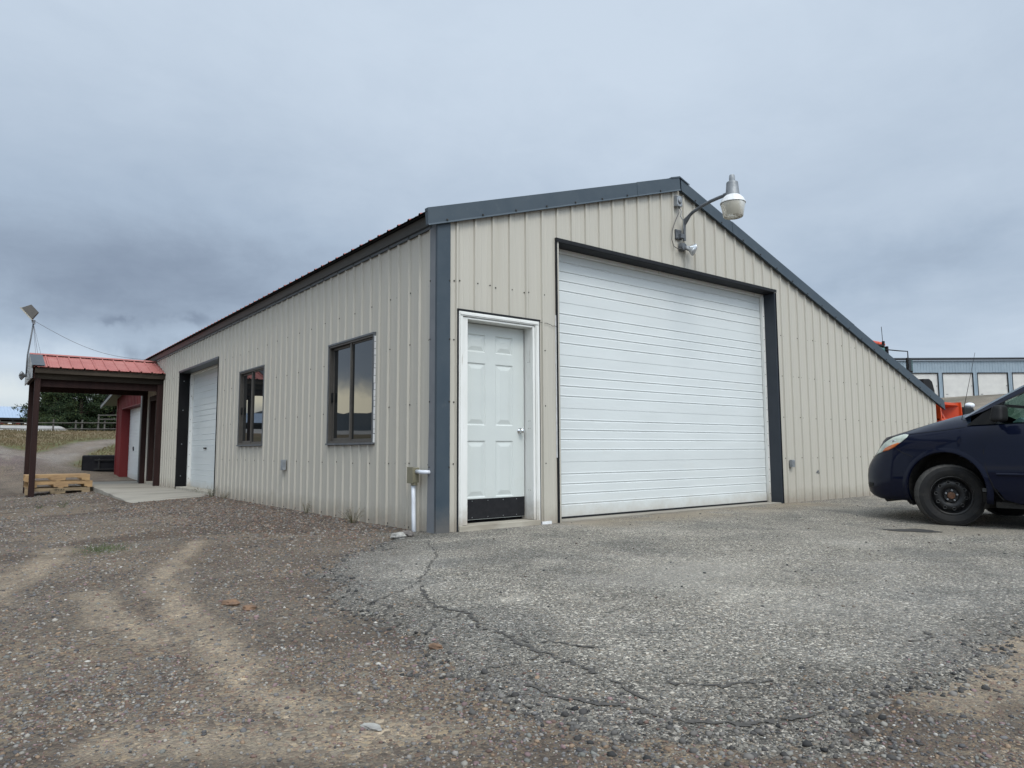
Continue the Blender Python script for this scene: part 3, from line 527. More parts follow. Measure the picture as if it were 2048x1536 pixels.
# pebbles: real stones scattered where the camera is close
PH = (1 + 5 ** 0.5) / 2
ico = np.array([(-1, PH, 0), (1, PH, 0), (-1, -PH, 0), (1, -PH, 0), (0, -1, PH), (0, 1, PH), (0, -1, -PH), (0, 1, -PH), (PH, 0, -1), (PH, 0, 1), (-PH, 0, -1), (-PH, 0, 1)]) / math.sqrt(1 + PH * PH)
icf = np.array([(0, 11, 5), (0, 5, 1), (0, 1, 7), (0, 7, 10), (0, 10, 11), (1, 5, 9), (5, 11, 4), (11, 10, 2), (10, 7, 6), (7, 1, 8), (3, 9, 4), (3, 4, 2), (3, 2, 6), (3, 6, 8), (3, 8, 9), (4, 9, 5), (2, 4, 11), (6, 2, 10), (8, 6, 7), (9, 8, 1)])
def stones(name, pos, size, pal, probs, sink, mat, label):
    n = len(pos); idx = rng.choice(len(pal), n, p=np.array(probs) / sum(probs)); base = np.array(pal)[idx] * rng.uniform(0.75, 1.25, (n, 1))
    ang = rng.uniform(0, 2 * pi, n); sc = rng.uniform(0.65, 1.25, (n, 3)); sc[:, 2] *= rng.uniform(0.4, 0.8, n)
    v = ico[None] * sc[:, None] * (1 + rng.uniform(-0.22, 0.22, (n, 12, 1))) * size[:, None, None]
    tx = rng.uniform(-0.4, 0.4, n)
    y0, z0 = v[:, :, 1].copy(), v[:, :, 2].copy(); v[:, :, 1] = y0 * np.cos(tx)[:, None] - z0 * np.sin(tx)[:, None]; v[:, :, 2] = y0 * np.sin(tx)[:, None] + z0 * np.cos(tx)[:, None]
    x0, y0 = v[:, :, 0].copy(), v[:, :, 1].copy(); v[:, :, 0] = x0 * np.cos(ang)[:, None] - y0 * np.sin(ang)[:, None]; v[:, :, 1] = x0 * np.sin(ang)[:, None] + y0 * np.cos(ang)[:, None]
    v += pos[:, None]; v[:, :, 2] += (size * sink)[:, None]
    co = v.reshape(-1, 3); f = (icf[None] + (np.arange(n) * 12)[:, None, None]).reshape(-1)
    me = bpy.data.meshes.new(name); me.vertices.add(len(co)); me.vertices.foreach_set('co', co.ravel()); me.loops.add(len(f)); me.loops.foreach_set('vertex_index', f)
    me.polygons.add(len(f) // 3); me.polygons.foreach_set('loop_start', np.arange(0, len(f), 3)); me.polygons.foreach_set('use_smooth', np.ones(len(f) // 3, bool)); me.update(calc_edges=True)
    ca = me.color_attributes.new('tone', 'FLOAT_COLOR', 'POINT'); col = np.concatenate([np.repeat(base, 12, 0), np.ones((n * 12, 1))], 1); ca.data.foreach_set('color', col.astype(np.float32).ravel())
    me.materials.append(mat); o = bpy.data.objects.new(name, me); C.objects.link(o); tag(o, label, 'gravel', kind='stuff'); return o
def scatter(n, r0, r1, a0, a1):
    r = np.sqrt(rng.uniform(r0 * r0, r1 * r1, n)); a = np.radians(rng.uniform(a0, a1, n)); return CAM[0] + r * np.sin(a), CAM[1] + r * np.cos(a)
GP = [(0.13, 0.125, 0.125), (0.20, 0.185, 0.17), (0.27, 0.25, 0.22), (0.13, 0.085, 0.07), (0.22, 0.155, 0.105), (0.07, 0.068, 0.07), (0.165, 0.165, 0.15), (0.38, 0.36, 0.33), (0.19, 0.13, 0.13)]
GW = [16, 18, 12, 10, 11, 16, 9, 1.5, 8]
P, S_ = [], []
for n, r0, r1, a0, a1, smin, smax in ((26000, 1.7, 3.2, -5, 80, 0.0022, 0.006), (4200, 1.7, 3.2, -5, 80, 0.006, 0.011), (24000, 3.2, 6.5, -4, 80, 0.0035, 0.008), (4200, 3.2, 6.5, -4, 80, 0.008, 0.013),
                                      (13000, 6.5, 12, -3, 28, 0.006, 0.013), (6000, 12, 20, -3, 22, 0.010, 0.022)):
    x, y = scatter(n, r0, r1, a0, a1); d = asph_d(x, y); big_ = fbm(x, y, 1.7)
    sandm = np.minimum.reduce([seg_dist(x, y, q) for q in (SAND1, SAND2, SAND3, SAND4, SAND5)]) < 0.16
    k = (d < 0.25) & ((rng.random(n) < np.where(d > 0, 0.4, 1.0)) & (rng.random(n) < np.where(sandm, 0.4, 1.0)) & (rng.random(n) < 0.35 + 1.1 * big_)) & ~((x > -0.02) & (y > 0)) & ~((x > -1.4) & (y > 7.9) & (y < 16.2))
    x, y = x[k], y[k]; P.append(np.stack([x, y, np.maximum(H(x, y), np.where(asph_d(x, y) > 0, asph_z(x, y), -9))], -1)); s = smin + (smax - smin) * rng.random(len(x)) ** 2.2; S_.append(s)
stones('loose_gravel', np.concatenate(P), np.concatenate(S_), GP, GW, 0.12, M['pebble'], 'loose multicoloured gravel strewn over the dirt yard')
# coarse shaly rubble along the long wall, crumbled lumps along the broken asphalt edge
x = -rng.random(4200) ** 1.4 * 1.9 - 0.02; y = rng.uniform(0.2, 7.9, 4200); k = asph_d(x, y) < -0.02; x, y = x[k], y[k]
stones('wall_foot_rubble', np.stack([x, y, H(x, y)], -1), 0.006 + 0.017 * rng.random(len(x)) ** 1.8, [(0.13, 0.085, 0.065), (0.17, 0.12, 0.09), (0.10, 0.09, 0.08), (0.21, 0.18, 0.15), (0.07, 0.06, 0.055), (0.16, 0.15, 0.14)], [16, 14, 16, 9, 12, 10], 0.1, M['pebble'], 'coarse reddish brown rubble along the foot of the long wall')
x, y = scatter(60000, 1.7, 6.5, 0, 80); d = asph_d(x, y); k = (np.abs(d) < 0.11) & ~((x > -0.05) & (y > -0.05)) & (rng.random(len(x)) < 0.5); x, y = x[k], y[k]
stones('asphalt_edge_crumbs', np.stack([x, y, np.maximum(H(x, y), asph_z(x, y))], -1), 0.003 + 0.012 * rng.random(len(x)) ** 2.4, [(0.055, 0.052, 0.05), (0.09, 0.085, 0.08), (0.14, 0.13, 0.12), (0.03, 0.03, 0.03), (0.2, 0.19, 0.17)], [10, 10, 8, 7, 4], 0.1, M['pebble'], 'dark crumbled lumps along the broken asphalt edge')
AP = [(0.12, 0.12, 0.12), (0.21, 0.205, 0.195), (0.30, 0.295, 0.28), (0.075, 0.073, 0.072), (0.25, 0.20, 0.155), (0.46, 0.45, 0.43), (0.17, 0.12, 0.11)]
P, S_ = [], []
for n, r0, r1, a0, a1, smin, smax, up in ((26000, 1.7, 3.6, 5, 80, 0.002, 0.0052, 0), (13000, 3.6, 6.0, 20, 80, 0.003, 0.006, 0)):
    x, y = scatter(n, r0, r1, a0, a1); d = asph_d(x, y); k = (d > 0.02) & ~((x > 0) & (y > 0)) & (rng.random(n) < 0.3 + 1.2 * fbm(x, y, 2.5)); x, y = x[k], y[k]
    P.append(np.stack([x, y, asph_z(x, y)], -1)); S_.append(smin + (smax - smin) * rng.random(len(x)) ** 2)
stones('asphalt_chippings', np.concatenate(P), np.concatenate(S_), AP, [20, 22, 16, 16, 12, 7, 5], -0.25, M['pebble'], 'grey stone chippings bedded in the worn asphalt')
x, y = scatter(900, 2.5, 12, 25, 80); k = (asph_d(x, y) > 0.1) & ~((x > -0.1) & (y > -0.1)); x, y = x[k], y[k]
stones('scattered_crumbs', np.stack([x, y, asph_z(x, y)], -1), 0.004 + 0.008 * rng.random(len(x)) ** 3, [(0.05, 0.05, 0.05), (0.08, 0.06, 0.05), (0.2, 0.17, 0.14)], [5, 3, 2], 0.2, M['pebble'], 'loose dark crumbs of asphalt lying on the apron')

# ---------------------------------------------------------------- workshop
PIT = 0.2286
def rib_profile(p0, p1, c0, h=0.021):
    """breakpoints (p, outward offset) of a ribbed steel sheet"""
    pts = [(p0, 0.0)]
    k0 = int(math.floor((p0 - c0) / PIT)) - 1; k1 = int(math.ceil((p1 - c0) / PIT)) + 1
    for k in range(k0, k1 + 1):
        c = c0 + k * PIT; lap = (k % 4 == 0)
        pts += [(c - 0.021, 0), (c - 0.011, h), (c + 0.011, h), (c + 0.021, 0)]
        if lap: pts += [(c + 0.0245, -0.006), (c + 0.0295, -0.006), (c + 0.031, 0)]
        for mm in (0.076, 0.152): pts += [(c + mm - 0.011, 0), (c + mm - 0.005, 0.0028), (c + mm + 0.005, 0.0028), (c + mm + 0.011, 0)]
    pts = [q for q in pts if p0 <= q[0] <= p1]; pts.append((p1, 0.0)); pts.sort()
    return pts
def ribbed_wall(mb, fn, p0, p1, c0, zb, zt, openings, screws=(), h=0.021, mi=0):
    prof = rib_profile(p0, p1, c0, h); ps = [q[0] for q in prof]; os_ = [q[1] for q in prof]
    ex = [e for o in openings for e in o[:2] if p0 < e < p1]
    allp = sorted(set(ps + ex)); off = lambda p: float(np.interp(p, ps, os_))
    for a, b in zip(allp[:-1], allp[1:]):
        if b - a < 1e-5: continue
        m = (a + b) / 2; iv = [[zb, None]]; cuts = sorted((o[2], o[3]) for o in openings if o[0] <= m <= o[1])
        z = zb; segs = []
        for c_, d_ in cuts:
            if c_ > z + 1e-4: segs.append(((z, z), (c_, c_)))
            z = d_
        segs.append(((z, z), (zt(a), zt(b))))
        for (za0, zb0), (za1, zb1) in segs:
            if min(za1 - za0, zb1 - zb0) <= 0: continue
            mb.add([fn(a, off(a), za0), fn(b, off(b), zb0), fn(b, off(b), zb1), fn(a, off(a), za1)], [(0, 1, 2, 3)], mi)
    for zr in screws:
        k0 = int(math.ceil((p0 - c0) / PIT)); k1 = int(math.floor((p1 - c0) / PIT))
        for k in range(k0, k1 + 1):
            for s in ((0.034,) if k % 2 else (-0.034, 0.034)):
                p = c0 + k * PIT + s + random.uniform(-.006, .006); z = zr + random.uniform(-0.008, 0.008)
                if p > p1 - 0.02 or p < p0 + 0.02 or z > zt(p) - 0.08 or any(o[0] - .05 < p < o[1] + .05 and o[2] - .05 < z < o[3] + .05 for o in openings): continue
                r = 0.0085; ring = [(p + r * cos(t * pi / 3), z + r * sin(t * pi / 3)) for t in range(6)]
                mb.add([fn(a, 0.001, b) for a, b in ring] + [fn(a, 0.006, b) for a, b in ring], [tuple(range(6, 12))] + [(i, (i + 1) % 6, 6 + (i + 1) % 6, 6 + i) for i in range(6)], mi + 1)
RX, RZ = 3.765, 4.43
def roofz(x): return RZ - (0.318 * (RX - x) if x < RX else 0.3345 * (x - RX))
shop = thing('workshop', 'long beige ribbed metal workshop with slate trim, big white overhead door in its lopsided gable', 'building', (0, 0, 0))
F_ = lambda p, o, z: (p, -o, z)
S__ = lambda p, o, z: (-o, p, z)
fw = MB(); FO = [(0.255, 1.265, -0.1, 2.185), (1.60, 5.975, -0.1, 3.165)]
ribbed_wall(fw, F_, 0.0, 11.5, 0.221, -0.06, lambda x: roofz(x) - 0.10, FO, (0.645, 1.27, 1.90, 2.52))
fw.build('front_wall', [M['beige'], M['screw']], shop)
sw = MB(); SO = [(1.35, 2.66, 0.855, 2.155), (5.16, 6.45, 0.87, 2.155), (7.87, 10.95, -0.1, 2.545), (12.86, 14.1, -0.1, 2.2)]
ribbed_wall(sw, S__, 0.0, 15.2, 0.13, -0.045, lambda y: 3.10, SO, (0.0, 0.645, 1.27, 1.90, 2.46))
sw.build('side_wall', [M['beige'], M['screw']], shop)
bw = MB(); bw.box(11.44, 11.48, 0.02, 15.1, -0.1, 1.72); bw.box(0.02, 11.46, 15.12, 15.18, -0.1, 1.6); bw.add([(0.02, 15.19, 1.5), (11.4, 15.19, 1.5), (RX, 15.19, 4.3), (0.02, 15.19, 3.1)], [(0, 1, 2, 3)]); bw.build('rear_wall', M['beige'], shop)
# roof: ribbed red sheet on both slopes
def roof_sheet(mb, xa, xb, y0, y1, zfun, c0=0.09, h=0.02, th=0.012, lift=0.0):
    prof = rib_profile(y0, y1, c0, h); top = [[(x, y, zfun(x) + o + lift) for y, o in prof] for x in (xa, xb)]; bot = [[(x, y, zfun(x) + o + lift - 0.004) for y, o in prof] for x in (xa, xb)]
    mb.sheet(top); mb.sheet(bot, 1); mb.sheet([top[0], bot[0]], 1)
rf = MB(); roof_sheet(rf, -0.155, RX, -0.02, 15.35, lambda x: roofz(x) - 0.012, c0=0.12, h=0.015); roof_sheet(rf, RX, 11.84, -0.02, 15.35, lambda x: roofz(x) - 0.012)
rf.build('roof', [M['red_roof'], M['darktrim']], shop)
sf = MB(); sf.add([(-0.15, -0.0, roofz(-.15) - 0.03), (0.02, -0.0, roofz(0.02) - 0.03), (0.02, 15.3, roofz(0.02) - 0.03), (-0.15, 15.3, roofz(-.15) - 0.03)], [(0, 1, 2, 3)])
sf.build('soffit', M['darktrim'], shop)
fa = MB(); fa.prism([(-0.028, 3.045), (-0.028, 3.075), (-0.05, 3.08), (-0.085, 3.165), (-0.02, 3.20), (0.0, 3.15), (0.0, 3.045)], lambda p, q, t: (p, t, q), 0.0, 15.28)
for k in range(34):
    y = 0.1 + k * 0.46; fa.box(-0.034, -0.026, y - 0.007, y + 0.007, 3.055, 3.069, 1)
fa.build('eave_trim', [M['slate_far'], M['screw']], shop)
# rake trim, left and right, each bent out of two sheets, plus ridge cap
def rake(xa, xb, name, joints, drop):
    mb = MB(); edges = [xa] + joints + [xb]
    for i, (a, b) in enumerate(zip(edges[:-1], edges[1:])):
        o = 0.0035 * (i % 2); a2 = a - (0.03 if i else 0)
        f = lambda x, y, dz: (x, y, roofz(x) + dz)
        rows = [[f(x, 0.02, 0.02 + o) for x in (a2, b)], [f(x, -0.044 - o, 0.018 + o) for x in (a2, b)], [f(x, -0.052 - o, -drop + 0.022) for x in (a2, b)],
                [f(x, -0.064 - o, -drop + 0.004) for x in (a2, b)], [f(x, -0.058 - o, -drop) for x in (a2, b)], [f(x, -0.010, -drop + 0.012) for x in (a2, b)]]
        mb.sheet(rows)
        for xe in (a2, b): mb.add([f(xe, 0.02, .02 + o), f(xe, -.044 - o, .018 + o), f(xe, -.052 - o, -drop + .022), f(xe, -.01, -drop + .012)], [(0, 1, 2, 3)])
        n = max(1, int(abs(b - a) / 0.42))
        for k in range(n):
            x = a + (b - a) * (k + .5) / n; z = roofz(x) - drop + 0.034; mb.box(x - 0.008, x + 0.008, -0.062 - o, -0.050, z - 0.008, z + 0.008, 1)
    mb.build(name, [M['slate'], M['screw']], shop, autosmooth=12)
rake(-0.15, RX, 'rake_trim', [2.95], 0.172); rake(RX + 0.03, 11.86, 'rake_trim', [4.95, 8.35], 0.168)
rc = MB(); rc.sheet([[(x, y, roofz(x) + 0.032) for y in (-0.055, 15.4)] for x in (RX - 0.17, RX - .001, RX + 0.001, RX + 0.20)]); rc.sheet([[(x, -0.055, roofz(x) + dz) for dz in (0.032, 0.012)] for x in (RX - 0.17, RX, RX + 0.20)]); rc.build('ridge_cap', M['slate'], shop)
ct = MB(); ct.prism([(0.0, 0.0), (0.0, 0.010), (-0.020, 0.010), (-0.027, 0.008), (-0.027, -0.027), (0.128, -0.026), (0.134, -0.020), (0.134, 0.0)], lambda p, q, t: (p, q, t), -0.05, 3.10); ct.prism([(-0.003, 3.10), (-0.003, -0.05), (0.150, -0.05), (0.118, 1.1), (0.116, 3.10)], lambda p, q, t: (t, p if p > 0 else 0.010, q), -0.0265, -0.001, 2)
for z in (0.62, 1.27, 1.9, 2.5): ct.box(0.115, 0.128, -0.032, -0.024, z - .007, z + .007, 1); ct.box(-0.032, -0.026, 0.10, 0.112, z - .007, z + .007, 1)
ct.build('corner_trim', [M['slate'], M['screw'], M['sidegrey']], shop)
ct = MB(); ct.box(-0.026, 0.0, 15.06, 15.23, -0.06, 3.06); ct.build('corner_trim', M['slate_far'], shop)
ct = MB(); ct.box(11.36, 11.50, -0.02, 0.0, -0.06, 1.76); ct.build('corner_trim', M['beige'], shop)

# overhead door builder: fn(p along wall, depth inward, z)
def overhead(mb, fn, p0, p1, z0, z1, d, sections, rel=(0.22, 0.41, 0.59, 0.775)):
    prof = [(z0 - 0.0, 0)]; hgt = (z1 - z0) / sections
    for s in range(sections):
        b = z0 + s * hgt
        for r in rel: q = b + r * hgt; prof += [(q - 0.014, 0.0), (q - 0.006, 0.006), (q + 0.000, 0.006), (q + 0.008, -0.003), (q + 0.022, 0.0)]
        t = b + hgt; prof += [(t - 0.003, 0.0), (t - 0.0015, 0.006), (t + 0.0005, 0.006), (t + 0.0015, 0.0)]
    prof = [(z, o) for z, o in prof if z <= z1] + [(z1, 0)]
    mb.sheet([[fn(p, d + o, z) for z, o in prof] for p in (p0, p1)])
Fi = lambda p, d, z: (p, d, z)
Si = lambda p, d, z: (d, p, z)
gd = MB(); overhead(gd, Fi, 1.615, 5.965, 0.018, 3.165, 0.212, 5)
gdo = gd.build('overhead_door', M['garage'], shop); gdo['label'] = 'big white ribbed overhead door'
g = MB(); g.box(1.606, 5.972, 0.20, 0.225, -0.04, 0.017); g.build('bottom_seal', M['darktrim'], gdo)
g = MB(); g.box(1.575, 1.605, -0.018, 0.165, -0.05, 3.195); g.build('door_jamb', M['jamb'], gdo, bevel=0.002)
g = MB(); g.box(5.974, 5.999, -0.018, 0.165, -0.05, 3.161); g.build('door_jamb', M['jamb'], gdo, bevel=0.002)
g = MB(); g.box(1.605, 5.972, -0.027, 0.165, 3.162, 3.205); g.build('door_head', M['darktrim'], gdo, bevel=0.002)
g = MB(); g.box(1.560, 1.575, -0.026, -0.0, -0.03, 3.215); g.box(1.560, 6.015, -0.034, -0.0275, 3.168, 3.212); g.box(6.0, 6.012, -0.028, -.005, -0.04, 3.166); g.build('opening_trim', M['darktrim'], gdo)
g = MB(); g.box(5.925, 5.998, 0.166, 0.205, -0.03, 3.12); g.box(1.580, 1.65, 0.166, 0.205, -0.03, 3.12); g.box(1.606, 5.97, 0.167, 0.205, 3.121, 3.20)
for k in range(16): g.box(5.945, 5.952, 0.160, 0.166, 0.12 + k * .18, 0.128 + k * .18, 1)
g.build('door_stop', [M['white_trim'], M['screw']], gdo)
g = MB(); g.box(1.59, 6.02, 0.0, 0.36, -0.2, -0.004); g.build('door_threshold', M['concrete'], gdo)
ghost = MB(); ghost.box(1.4, 6.1, 0.42, 0.46, -0.1, 3.4); ghost.build('inner_liner', M['void'], gdo)

# entry door: six raised panels
ent = MB(); DX0, DX1, DZ0, DZ1, DY = 0.352, 1.196, 0.070, 2.125, 0.130
def tx(x): return -3.66 + (x + 3.66) * 6.11 / 6.06
def tz(z): return 0.78 + (z - 0.78) * 6.11 / 6.06
pan = [(tx(a), tx(b), tz(c), tz(d)) for a, b, c, d in ((0.396, 0.640, 1.815, 2.005), (0.770, 1.004, 1.815, 2.005), (0.396, 0.642, 1.045, 1.70), (0.770, 1.004, 1.045, 1.70), (0.405, 0.646, 0.30, 0.885), (0.770, 1.006, 0.30, 0.885))]
xs = sorted({DX0, DX1} | {p[0] for p in pan[:2]} | {p[1] for p in pan[:2]}); 
def face(mb, x0, x1, z0, z1, y=DY): mb.add([(x0, y, z0), (x1, y, z0), (x1, y, z1), (x0, y, z1)], [(0, 1, 2, 3)])
cols = [(pan[0][0], pan[0][1]), (pan[1][0], pan[1][1])]; rws = [(pan[4][2], pan[4][3]), (pan[2][2], pan[2][3]), (pan[0][2], pan[0][3])]
xe = [DX0, cols[0][0], cols[0][1], cols[1][0], cols[1][1], DX1]; ze = [DZ0, rws[0][0], rws[0][1], rws[1][0], rws[1][1], rws[2][0], rws[2][1], DZ1]
for i in range(5):
    for j in range(7):
        x0, x1, z0, z1 = xe[i], xe[i + 1], ze[j], ze[j + 1]
        if i in (1, 3) and j in (1, 3, 5):
            steps = [(0, 0), (0.012, 0.010), (0.020, 0.010), (0.058, 0.001), (0.062, 0.0)]; rg = [[(x0 + s, DY + o, z0 + s), (x1 - s, DY + o, z0 + s), (x1 - s, DY + o, z1 - s), (x0 + s, DY + o, z1 - s)] for s, o in steps]
            for a, b in zip(rg[:-1], rg[1:]):
                for k in range(4): ent.add([a[k], a[(k + 1) % 4], b[(k + 1) % 4], b[k]], [(0, 1, 2, 3)])
            ent.add(rg[-1], [(0, 1, 2, 3)])
        else: face(ent, x0, x1, z0, z1)
eo = ent.build('entry_door', M['entry'], shop); eo['label'] = 'pale six-panel entry door with a black kick plate'
g = MB(); g.box(DX0 + 0.004, DX1 - 0.004, DY - 0.006, DY - 0.002, 0.075, 0.283)
for x in (0.5, 0.7, 0.9, 1.08):
    for z in (0.095, 0.262): g.box(x - .004, x + .004, DY - .009, DY - .006, z - .004, z + .004, 1)
g.build('kick_plate', [M['kick'], M['galv']], eo)
g = MB(); mt = Matrix.Translation((1.135, DY, 0.995)) @ Matrix.Rotation(R(90), 4, 'X')
g.lathe([(0.0, 0.0), (0.034, 0.0), (0.034, 0.006), (0.016, 0.012), (0.012, 0.03), (0.022, 0.04), (0.029, 0.052), (0.027, 0.064), (0.015, 0.070), (0.0, 0.071)], mt); g.build('door_knob', M['chrome'], eo, smooth=True)
g = MB()  # brick mould and jambs
g.box(0.232, 0.278, -0.034, 0.01, 0.0, 2.155); g.box(1.238, 1.288, -0.034, 0.01, 0.0, 2.155); g.box(0.232, 1.288, -0.034, 0.01, 2.157, 2.203); g.box(0.244, 0.268, -0.042, -0.034, 0.0, 2.15); g.box(1.25, 1.278, -0.042, -0.034, 0.0, 2.15); g.box(0.246, 1.276, -0.042, -0.034, 2.168, 2.192)
g.box(0.280, 0.345, -0.02, 0.19, 0.04, 2.15); g.box(1.206, 1.236, -0.02, 0.19, 0.04, 2.15); g.box(0.346, 1.205, -0.02, 0.19, 2.132, 2.152)
for z in (0.35, 1.02, 1.1, 1.75):
    for x in (0.03, 0.06): g.box(1.2035, 1.206, x, x + 0.007, z, z + 0.007, 1)
g.build('door_frame', [M['white_trim'], M['screw']], eo, bevel=0.002)
g = MB(); g.box(0.215, 0.230, -0.030, 0.0, -0.02, 2.222); g.box(0.215, 1.306, -0.036, 0.0, 2.206, 2.226); g.box(1.291, 1.303, -0.028, 0.0, 0.0, 2.203); g.build('frame_flashing', M['darktrim'], eo)
g = MB(); g.box(0.235, 1.286, -0.045, 0.20, -0.05, 0.036); g.build('door_sill', M['gunk'], eo, bevel=0.004)
g = MB(); g.box(0.346, 1.205, 0.186, 0.2, 0.03, 2.14); g.build('door_backing', M['void'], eo)  # black sheet across the whole opening behind the slab
# caulk and torn sheet edges near the door
g = MB(); cz = crack_path([(1.306, 2.20), (1.42, 2.205), (1.5, 2.18), (1.575, 2.185)], 20, 0.006)
g.sheet([[(x, -0.018, z - 0.003) for x, z in cz], [(x, -0.018, z + 0.003) for x, z in cz]]); g.build('sheet_tear', M['darktrim'], shop)
g = MB(); ran = random.Random(3)
for z in np.arange(0.7, 2.3, 0.07): g.box(1.551 + ran.uniform(-.003, .002), 1.560, -0.012, -0.002, z, z + 0.071)
g.build('caulk_line', M['caulk'], shop)
g = MB(); g.box(1.315, 1.45, -0.03, -0.01, -0.02, 0.012); g.build('torn_flashing', M['caulk'], shop)

# side windows: sliding, bronze frame, grey flashing
def window(p0, p1, z0, z1, caulk):
    fl = MB(); fl.box(-0.034, 0.0, p0, p1, z1 - 0.022, z1); fl.box(-0.042, 0.0, p0 - 0.005, p1 + 0.01, z0, z0 + 0.022); fl.box(-0.030, 0.0, p0, p0 + 0.018, z0 + 0.022, z1 - 0.022); fl.box(-0.030, 0.0, p1 - 0.018, p1, z0 + 0.022, z1 - 0.022)
    w = fl.build('window', M['galvdark'], shop); a, b, c, d = p0 + 0.018, p1 - 0.018, z0 + 0.022, z1 - 0.022
    fr = MB(); t = 0.026
    fr.box(-0.022, 0.07, a, a + t, c, d); fr.box(-0.022, 0.07, b - t, b, c, d); fr.box(-0.022, 0.07, a + t, b - t, d - t, d); fr.box(-0.022, 0.07, a + t, b - t, c, c + t)
    m = (a + b) / 2 + 0.0
    fr.box(-0.012, 0.02, m - 0.016, m + 0.016, c + t, d - t); fr.box(0.0, 0.02, a + t, m - 0.016, d - t - 0.02, d - t); fr.box(-0.0, 0.02, a + t, m - 0.016, c + t, c + t + 0.02)
    fr.box(0.022, 0.05, b - t - 0.03, b - t, c + t, d - t); fr.box(0.022, 0.05, m + 0.016, b - t - .03, d - t - 0.03, d - t); fr.box(0.022, 0.05, m + 0.016, b - t - .03, c + t, c + t + 0.04)
    fr.build('window_frame', M['bronze'], w, bevel=0.002)
    g1 = MB(); y0, y1, zz0, zz1 = a + t, m - 0.016, c + t + .02, d - t - .02; g1.add([(0.012, y0, zz0), (0.012, y1, zz0), (0.012, y1, zz1), (0.012, y0, zz1)], [(0, 3, 2, 1)]); g1.build('window_pane', M['glass'], w)
    g1 = MB(); y0, y1, zz0, zz1 = m + 0.016, b - t - .03, c + t + .04, d - t - .03; g1.add([(0.036, y0, zz0), (0.036, y1, zz0), (0.036, y1, zz1), (0.036, y0, zz1)], [(0, 3, 2, 1)]); g1.build('window_pane', M['glass'], w)
    lt = MB(); lt.box(-0.004, 0.022, b - t - 0.035, b - t - 0.010, c + 0.42 * (d - c), c + 0.52 * (d - c)); lt.build('window_latch', M['black'], w, bevel=0.006)
    if caulk:
        ck = MB(); z = z0 + .02
        while z < z1 - .05: h = random.uniform(.04, .12); ck.box(-0.02 - random.uniform(0, .004), -0.002, p0 - random.uniform(.006, .011), p0 + .001, z, z + h * .92); z += h
        ck.build('caulk_bead', M['caulk'], w)
    iw = MB(); iw.box(0.09, 0.12, p0 - .05, p1 + .05, z0 - .05, z1 + .05); iw.build('dark_backing', M['void'], w)  # added black panel standing in for the dark room behind the panes
window(1.355, 2.655, 0.86, 2.15, True); window(5.165, 6.445, 0.875, 2.15, False)

# side overhead door
g = MB(); overhead(g, Si, 7.9, 10.93, 0.03, 2.56, 0.287, 4); so = g.build('overhead_door', M['garage'], shop); so['label'] = 'narrower white overhead door in the long side wall'
g = MB(); g.box(-0.012, 0.215, 7.85, 7.872, -0.03, 2.54); g.build('door_jamb', M['void'], so)
g = MB(); g.box(-0.01, 0.215, 10.945, 10.97, -0.03, 2.54)
for z in (0.25, 0.95, 1.7, 2.35): g.box(0.08, 0.10, 10.938, 10.945, z, z + 0.02, 1)
g.build('door_jamb', [M['void'], M['galv']], so)
g = MB(); g.box(0.216, 0.286, 10.88, 10.944, -0.02, 2.50); g.box(0.216, 0.284, 7.872, 10.88, 2.50, 2.534)
for k in range(9): g.box(0.235, 0.245, 10.874, 10.88, 0.2 + k * .26, 0.212 + k * .26, 1)
g.build('door_stop', [M['white_trim'], M['screw']], so)
g = MB(); g.box(-0.022, 0.215, 7.85, 10.97, 2.535, 2.575); g.build('door_head', M['slate_far'], so)
g = MB(); g.box(0.262, 0.280, 9.62, 9.80, 0.845, 0.875); g.build('door_handle', M['darktrim'], so)
g = MB(); g.box(0.0, 0.32, 7.872, 10.94, -0.1, 0.028); g.build('bottom_seal', M['gunk'], so)
g = MB(); g.box(0.4, 0.43, 7.7, 11.1, -.1, 2.7); g.build('inner_liner', M['void'], so)
# door under the porch
g = MB(); g.add([(0.10, 13.02, 0.06), (0.10, 13.93, 0.06), (0.10, 13.93, 2.08), (0.10, 13.02, 2.08)], [(0, 3, 2, 1)]); po = g.build('porch_door', M['creamdoor'], shop); po['label'] = 'cream door with a small window under the porch roof'
g = MB(); g.box(-0.02, 0.12, 12.86, 13.02, -0.03, 2.2); g.box(-0.02, 0.12, 13.93, 14.1, -0.03, 2.2); g.box(-0.02, 0.12, 13.02, 13.93, 2.08, 2.2); g.build('door_frame', M['brown'], po)
g = MB(); g.box(0.088, 0.098, 13.1, 13.45, 1.1, 1.9); g.build('door_window', M['glass'], po)
g = MB(); g.box(-0.03, 0.12, 12.9, 14.05, -0.05, 0.055); g.build('door_sill', M['gunk'], po)

# ---------------------------------------------------------------- fixtures on the workshop
def jbox(mb, x0, x1, y0, y1, z0, z1, mi=0): return mb.box(x0, x1, y0, y1, z0, z1, mi)
